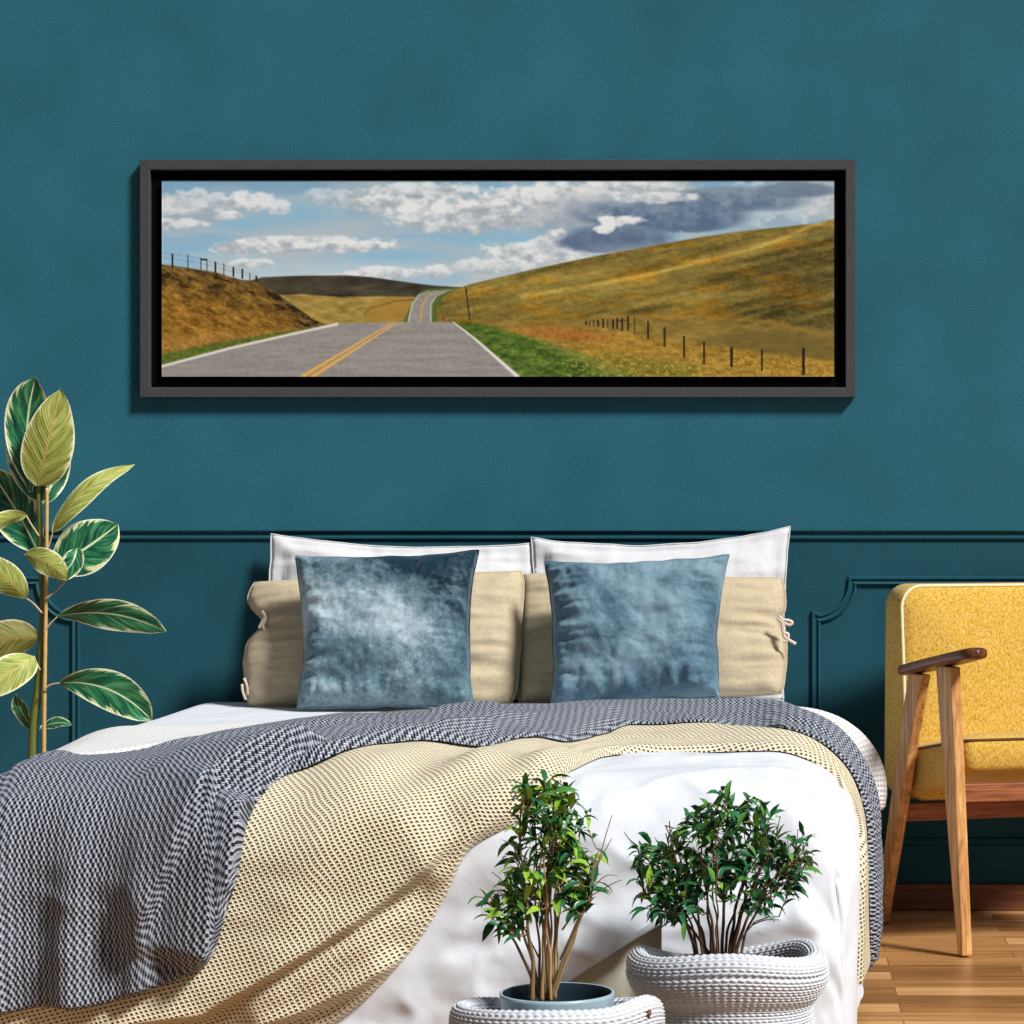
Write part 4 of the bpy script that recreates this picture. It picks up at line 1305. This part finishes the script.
def rim_left(x, y, z, th, k):
    w_ = sstep(.40, .85, k)
    g = lump(th, -.42, .42)
    lift = .016 * lump(th, -PI / 2, 1.0) - .030 * lump(th, PI / 2, .9) + .020 * g
    return x * (1 + .02 * w_ * g), y * (1 + .02 * w_ * g), z + lift * w_


prof1 = [(.126, .004), (.140, .012), (.156, .05), (.164, .11), (.166, .17), (.166, .215), (.164, .240), (.157, .2505), (.147, .2505), (.141, .241), (.139, .21), (.138, .17)]
b1 = basket('knitted_basket', 557, 1005, YB1, prof1, 'white knitted basket with a leather tab holding the blue grey ceramic pot', rim_fun=rim_left)
p_ = at(650, 1008, YB1 - .03) - np.array(b1.location)
mm = MB()
mm.loft([[(p_[0] + .0042 * math.cos(a) * (1 + .4 * math.sin(a)), p_[1] - .138 * 0 + yy, p_[2] + .0062 * math.sin(a)) for a in np.linspace(0, 2 * PI, 13)[:-1]] for yy in (-.006, .010)])
TAB = mm.build('leather_tab', M['button'], b1)
# bring the tab to the outside of the cord wall
ang = math.asin(min(1, p_[0] / .168)); TAB.location = (.0, -.168 * math.cos(ang) - p_[1] - .004, 0)


# ------------------------------------------------------------------ small fig trees
def small_leaves(mb, pos, direc, length, tint, droop, rng):
    """an arched, pointed leaf with a folded midrib"""
    d = np.asarray(direc, float); d /= np.linalg.norm(d)
    upv = np.array([0, 0, 1.0]); side = np.cross(d, upv)
    if np.linalg.norm(side) < .05: side = np.array([1.0, 0, 0])
    side /= np.linalg.norm(side)
    ro_ = rng.uniform(-.9, .9); nrm_ = np.cross(side, d)
    side = side * math.cos(ro_) + nrm_ * math.sin(ro_); nrm_ = np.cross(side, d)
    w = length * rng.uniform(.125, .175)
    ts = np.array([0, .18, .42, .68, .88, 1.0]); ws = np.array([.12, .72, 1.0, .74, .32, .02])
    P = np.asarray(pos, float); V = []
    cur = P.copy(); dd = d.copy()
    last = 0
    for t_, w_ in zip(ts, ws):
        st = (t_ - last) * length; last = t_
        cur = cur + dd * st
        dd = dd - np.array([0, 0, 1.0]) * droop * st / length; dd /= np.linalg.norm(dd)
        nn = np.cross(side, dd)
        V += [cur - side * w * w_ + nn * w * w_ * .35, cur, cur + side * w * w_ + nn * w * w_ * .35]
    F = []
    for k in range(5):
        for c in range(2):
            a = k * 3 + c; F.append((a, a + 1, a + 4, a + 3))
    tt = np.asarray(tint)
    mb.add(V, F, tint=tt)


def fig(name, label, base_px, Yc, floor_z, stems, region, nleaf, seed, bark, depth, leaflen, extra_bare=(), spread=.018, pale=.18):
    rng = np.random.default_rng(seed)
    X0 = CX + (base_px[0] - VPX) * (Yc + D) / FPX
    root = empty(name, (X0, Yc, floor_z), label=label, cat='plant', group='small fig trees in front of the bed')
    o_ = np.array(root.location)
    S = MB(); tracks = []
    for pts, r0, r1 in stems:
        yy = rng.uniform(-1, 1)
        P = []
        for i, (x, y) in enumerate(pts):
            f = i / (len(pts) - 1)
            P.append(at(x, y, Yc) + np.array([0, yy * (spread + (depth * .8) * f), 0]))
        q = catmull(P, 22)
        q += np.array([[.003 * math.sin(i * .9 + yy * 9), .003 * math.cos(i * .7 + yy * 5), 0] for i in range(22)]) * np.linspace(0, 1, 22)[:, None]
        S.tube(q - o_, np.linspace(r0, r1, 22), 7); S.t.append(np.broadcast_to(np.array(bark) * rng.uniform(.45, 1.35), (22 * 7, 3)))
        tracks.append(q)
    allp = np.concatenate([q[8:] for q in tracks])
    Lf = MB(); reg = np.array(region, float)

    def inside(x, y):
        ins = False; n = len(reg)
        for i in range(n):
            (ax, ay), (bx, by) = reg[i], reg[(i + 1) % n]
            if (ay > y) != (by > y) and x < (bx - ax) * (y - ay) / (by - ay) + ax: ins = not ins
        return ins
    cxp = reg[:, 0].mean(); cyp = reg[:, 1].mean(); hw_ = (reg[:, 0].max() - reg[:, 0].min()) / 2
    count = 0; guard = 0
    while count < nleaf and guard < 8000:
        guard += 1
        x = rng.uniform(reg[:, 0].min(), reg[:, 0].max()); y = rng.uniform(reg[:, 1].min(), reg[:, 1].max())
        if not inside(x, y): continue
        f = math.sqrt(max(0, 1 - ((x - cxp) / (hw_ * 1.1)) ** 2))
        tip = at(x, y, Yc) + np.array([0, rng.uniform(-1, 1) * depth * f, 0])
        # twig from the nearest lower point of a stem
        cand = allp[allp[:, 2] < tip[2] - .006]
        if len(cand) == 0: cand = allp
        dd = np.linalg.norm((cand - tip) * np.array([1, 1, .75]), axis=1)
        st = cand[np.argmin(dd + rng.uniform(0, .006, len(dd)))]
        if np.linalg.norm(st - tip) > .14: continue
        mid = (st + tip) / 2 + np.array([0, 0, -.008]) + rng.normal(0, .003, 3)
        tw = catmull([st, mid, tip], 8)
        S.tube(tw - o_, np.linspace(.0013, .0007, 8), 5); S.t.append(np.broadcast_to(np.array(bark) * .7, (40, 3)))
        outd = tip - st; outd /= max(np.linalg.norm(outd), 1e-6)
        k = rng.integers(3, 6)
        hgt = (reg[:, 1].max() - y) / (reg[:, 1].max() - reg[:, 1].min())
        for j in range(k):
            f2 = rng.uniform(.35, 1.0) if j else 1.0
            p = tw[int(f2 * 7)]
            d = outd * .7 + rng.normal(0, .62, 3) + np.array([0, -.15, .15])
            young = rng.random() < pale * (.4 + hgt)
            if young: c = np.array(srgb(136, 176, 56)) * rng.uniform(.7, 1.1)
            elif rng.random() < .25: c = np.array(srgb(82, 136, 58)) * rng.uniform(.7, 1.15)
            else: c = np.array(srgb(42, 98, 58)) * rng.uniform(.6, 1.25)
            small_leaves(Lf, p - o_, d, leaflen * rng.uniform(.7, 1.15), c, rng.uniform(.7, 2.1), rng)
            count += 1
    for pts in extra_bare:
        q = catmull([at(x, y, Yc + .02) for x, y in pts], 14)
        S.tube(q - o_, np.linspace(.0016, .0006, 14), 5); S.t.append(np.broadcast_to(np.array(bark) * .8, (70, 3)))
    S.build('branches', M['bark'], root)
    Lf.build('foliage', M['leaf'], root)
    return root


YT1 = YB1
z1 = .19
ST1 = []
rr = np.random.default_rng(5)
for i in range(15):
    bx = 545 + rr.uniform(-13, 14)
    tx = 543 + (bx - 545) * 2.4 + rr.uniform(-10, 10)
    ty = rr.uniform(790, 880)
    ST1.append(([(bx, 1000), (bx + rr.uniform(-2, 2), 960), (bx + (tx - bx) * .35 + rr.uniform(-4, 4), 905), (tx, ty)], rr.uniform(.0022, .0046), .0010))
ST1 += [([(538, 998), (520, 955), (500, 925), (489, 897)], .0032, .001), ([(540, 998), (528, 950), (515, 920), (505, 880)], .003, .001),
        ([(553, 998), (570, 950), (585, 905), (598, 850)], .003, .0009), ([(550, 998), (575, 930), (590, 900), (597, 860)], .0028, .0009)]
REG1 = [(520, 783), (540, 776), (560, 780), (575, 808), (592, 822), (596, 845), (590, 870), (596, 885), (585, 905), (556, 908), (530, 905), (515, 920), (500, 935), (488, 912), (482, 895), (500, 882), (508, 870), (506, 850), (512, 838), (518, 815)]
f1 = fig('potted_fig', 'small upright fig tree with tan woody stems in a blue grey ceramic pot', (557, 0), YT1, 0, ST1, REG1, 620, 21, srgb(164, 136, 98), .055, .038,
         pale=.34,
         extra_bare=[[(560, 960), (590, 890), (605, 838), (612, 815)], [(585, 890), (600, 860), (612, 838)], [(562, 930), (600, 880), (618, 876)], [(575, 905), (610, 885), (622, 880)], [(535, 915), (515, 892), (492, 872)], [(540, 960), (520, 920), (512, 902)]])
m = MB()
ring_ = lambda r_, z, n=57: [(r_ * math.cos(a), r_ * math.sin(a), z) for a in np.linspace(0, 2 * PI, n)[:-1]]
m.loft([ring_(*q) for q in ((.060, .03), (.080, .035), (.084, .15), (.0885, .25), (.0905, .266), (.0905, .2705), (.088, .272), (.0865, .2712))], cap=False)
potm = m.build('pot', M['glaze'], f1)
m = MB(); m.loft([ring_(*q) for q in ((.0866, .2712), (.0855, .268), (.0845, .258), (.082, .218))], cap=False)
m.build('inner_wall', M['inside_shade'], potm)
m = MB(); m.loft([[(r_ * math.cos(a), r_ * math.sin(a), z) for a in np.linspace(0, 2 * PI, 41)[:-1]] for r_, z in ((.0825, .226), (.05, .231), (.012, .238))])
m.build('soil', M['soil'], f1)

ST2 = []
for i in range(16):
    a = -1 + 2 * i / 15 + rr.uniform(-.08, .08)
    bx = 718 + a * 22
    tx = 718 + a * 88 + rr.uniform(-8, 8)
    ty = 808 + 42 * a * a + rr.uniform(0, 50)
    ST2.append(([(bx, 960), (bx + (tx - bx) * .12, 930), (bx + (tx - bx) * .45 + rr.uniform(-4, 4), 895), (tx, ty)], rr.uniform(.0022, .0042), .0011))
ST2 += [([(714, 958), (690, 925), (670, 905), (644, 890)], .0028, .001), ([(730, 958), (748, 930), (760, 920), (778, 917)], .0015, .0008), ([(722, 958), (724, 890), (727, 840), (725, 800)], .003, .001)]
REG2 = [(722, 786), (732, 800), (752, 797), (770, 812), (790, 825), (812, 835), (808, 862), (800, 880), (785, 890), (772, 905), (750, 908), (735, 890), (712, 885), (700, 898), (690, 915), (672, 925), (652, 915), (640, 905), (636, 885), (640, 870), (630, 850), (640, 840), (655, 845), (668, 828), (685, 815), (705, 805)]
f2 = fig('potted_fig', 'bushy dome shaped fig tree with dark thin stems growing from the cuffed basket', (728, 0), YB2, 0, ST2, REG2, 1000, 33, srgb(104, 78, 56), .075, .037, spread=.03, pale=.10,
         extra_bare=[[(752, 925), (765, 920), (780, 920)], [(640, 848), (630, 840), (624, 832)]])
m = MB()
pp = [(.07, .03), (.09, .035), (.11, .2), (.124, .238), (.124, .243), (.120, .243), (.118, .225)]
m.loft([[(r_ * math.cos(a), r_ * math.sin(a), z) for a in np.linspace(0, 2 * PI, 49)[:-1]] for r_, z in pp])
m.build('pot', M['brown_pot'], f2)
m = MB(); m.loft([[(r_ * math.cos(a), r_ * math.sin(a), z) for a in np.linspace(0, 2 * PI, 41)[:-1]] for r_, z in ((.119, .236), (.07, .252), (.012, .260))])
m.build('soil', M['soil'], f2)


# ------------------------------------------------------------------ armchair
TH = math.radians(18.5)
foot = at(965, 957, -.77)
ch = empty('armchair', (foot[0], foot[1], 0), TH, label='mustard yellow upholstered armchair with oak legs and dark wooden armrests', cat='chair')
WID = .60                                                  # leg to leg


def leg(r, f0, f1, z1, d0, d1, w):
    """r across, f forward at foot / top; d depth of the leg at foot / top"""
    m = MB(); rg = []
    for z, t in ((0.004, 0), (.22, .34), (.44, .67), (z1, 1)):
        f = f0 + (f1 - f0) * t; d = d0 + (d1 - d0) * min(1, t * 1.15)
        rg.append([(r - w / 2, -(f + d / 2), z), (r + w / 2, -(f + d / 2), z), (r + w / 2, -(f - d / 2), z), (r - w / 2, -(f - d / 2), z)])
    m.loft(rg); return m.build('leg', M['oak'], ch, bevel=.004, smooth=False)


for r in (0, WID):
    leg(r, 0, -.105, .668, .030, .092, .026)
    leg(r, -.54, -.285, .640, .040, .084, .026)
    # armrest: a flat paddle with rounded ends, rising to the front
    m = MB(); rings = []
    for t in np.linspace(0, 1, 26):
        f = -.375 + .455 * t; z = .630 + .066 * t
        e = min(t, 1 - t) * .455
        wv = (.030 + .012 * math.sin(PI * t)) * math.sqrt(max(0.02, min(1, e / .028) * (2 - min(1, e / .028))))
        hv = .0135 * (1 if e > .012 else .55 + .45 * e / .012)
        rings.append([(r + wv * math.copysign(abs(math.cos(a)) ** .55, math.cos(a)), -f, z + .012 + hv * math.copysign(abs(math.sin(a)) ** .7, math.sin(a))) for a in np.linspace(0, 2 * PI, 25)[:-1]])
    m.loft(rings); m.build('armrest', M['arm_wood'], ch)


def rrect(w0, w1, h0, h1, rad, n=8):
    P = []
    for cx, cy, a0 in ((w1 - rad, h1 - rad, 0), (w0 + rad, h1 - rad, PI / 2), (w0 + rad, h0 + rad, PI), (w1 - rad, h0 + rad, 1.5 * PI)):
        for a in np.linspace(a0, a0 + PI / 2, n): P.append((cx + rad * math.cos(a), cy + rad * math.sin(a)))
    return np.array(P)


def inset(P, d):
    c = (P.max(0) + P.min(0)) / 2; hw = (P.max(0) - P.min(0)) / 2
    return c + (P - c) * np.maximum(hw - d, .001) / hw


# backrest: outline in (r, z), depth along f
RL, RR_ = .018, WID - .018
ol = rrect(RL, RR_, .315, .850, .055)
zs = lambda z: (z - .315) / .535


def back_pt(P, f):
    # the back leans a little and is thicker at its foot
    k = zs(P[:, 1])
    return np.stack([P[:, 0], -(f + .0 - .055 * k * 0 + (-.02) * k + np.where(f < -.49, -.03 * (1 - k), .03 * (1 - k))), P[:, 1]], -1)


m = MB()
m.loft([back_pt(inset(ol, d), f) for d, f in ((.25, -.557), (.03, -.557), (.008, -.553), (0, -.54), (0, -.465), (.002, -.451), (.010, -.441), (.03, -.433), (.08, -.423), (.16, -.417), (.25, -.415))])
bk = m.build('backrest', M['mustard'], ch)
e_ = inset(ol, .004); sd_ = lambda x, zz: [[x, z] for z in zz]
e_ = np.concatenate([sd_(e_[0][0], np.linspace(.47, e_[0][1], 12)[:-1]), e_[:16], sd_(e_[15][0], np.linspace(e_[15][1], .47, 12)[1:])])
q = back_pt(e_, -.446)
m = MB(); m.tube(q, .0042, 8); m.build('piping', M['cream_piping'], bk)

# seat cushion: outline in (r, f), z from a sloping underside to a domed top
F0, F1 = -.435, -.062
so_ = rrect(RL + .008, RR_ - .008, F0, F1, .03)


def seat_pt(P, k, dome=0):
    g = (P[:, 1] - F0) / (F1 - F0)
    zb = .335 + .085 * g; zt = .450 + .052 * g
    return np.stack([P[:, 0], -P[:, 1], zb + (zt - zb) * k + dome], -1)


m = MB()
m.loft([seat_pt(inset(so_, d), k, dm) for d, k, dm in ((.15, 0, -.004), (.02, 0, 0), (.004, .05, 0), (0, .18, 0), (-.003, .5, 0), (0, .86, 0), (.006, .97, 0), (.02, 1, .003), (.06, 1, .013), (.12, 1, .018), (.16, 1, .019))])
st = m.build('seat', M['mustard'], ch)
q = seat_pt(inset(so_, .001), .92); q = np.concatenate([q, q[:1]])
m = MB(); m.tube(q, .0032, 8, cap=False); m.build('seam_cord', M['seam'], st)
m = MB()
m.box((.013, .055, .350), (WID - .013, .085, .394)); m.build('front_rail', M['rail_wood'], ch, bevel=.004, smooth=False)
m = MB(); m.box((.013, .412, .268), (WID - .013, .436, .312)); m.build('rear_rail', M['rail_wood'], ch, bevel=.004, smooth=False)
SUN_E, AMB = 5.45, .165


# ------------------------------------------------------------------ light and camera
sun = bpy.data.lights.new('window_daylight', 'SUN'); sun.energy = SUN_E; sun.angle = math.radians(11); sun.color = (1, .98, .95)
so = bpy.data.objects.new('window_daylight', sun); COL.objects.link(so)
az, el = math.radians(51), math.radians(44)
to_light = Vector((math.sin(az) * math.cos(el), -math.cos(az) * math.cos(el), math.sin(el)))
so.rotation_euler = to_light.to_track_quat('Z', 'Y').to_euler(); so.location = to_light * 6
w = bpy.data.worlds.new('room_light'); SC.world = w; w.use_nodes = True
bg = w.node_tree.nodes['Background']; bg.inputs[0].default_value = (.84, .93, 1, 1); bg.inputs[1].default_value = AMB
cam = bpy.data.cameras.new('camera'); co = bpy.data.objects.new('camera', cam); COL.objects.link(co)
co.location = (CX, -D, CZ); co.rotation_euler = (PI / 2, 0, 0)
cam.sensor_width = 36; cam.lens = 36 * FPX / 1024
cam.shift_x = (512 - VPX) / 1024; cam.shift_y = 0
cam.clip_start = .05
SC.camera = co
vs = SC.view_settings
vs.view_transform = 'Standard'; vs.look = 'None'; vs.exposure = 0; vs.gamma = 1; vs.use_curve_mapping = False
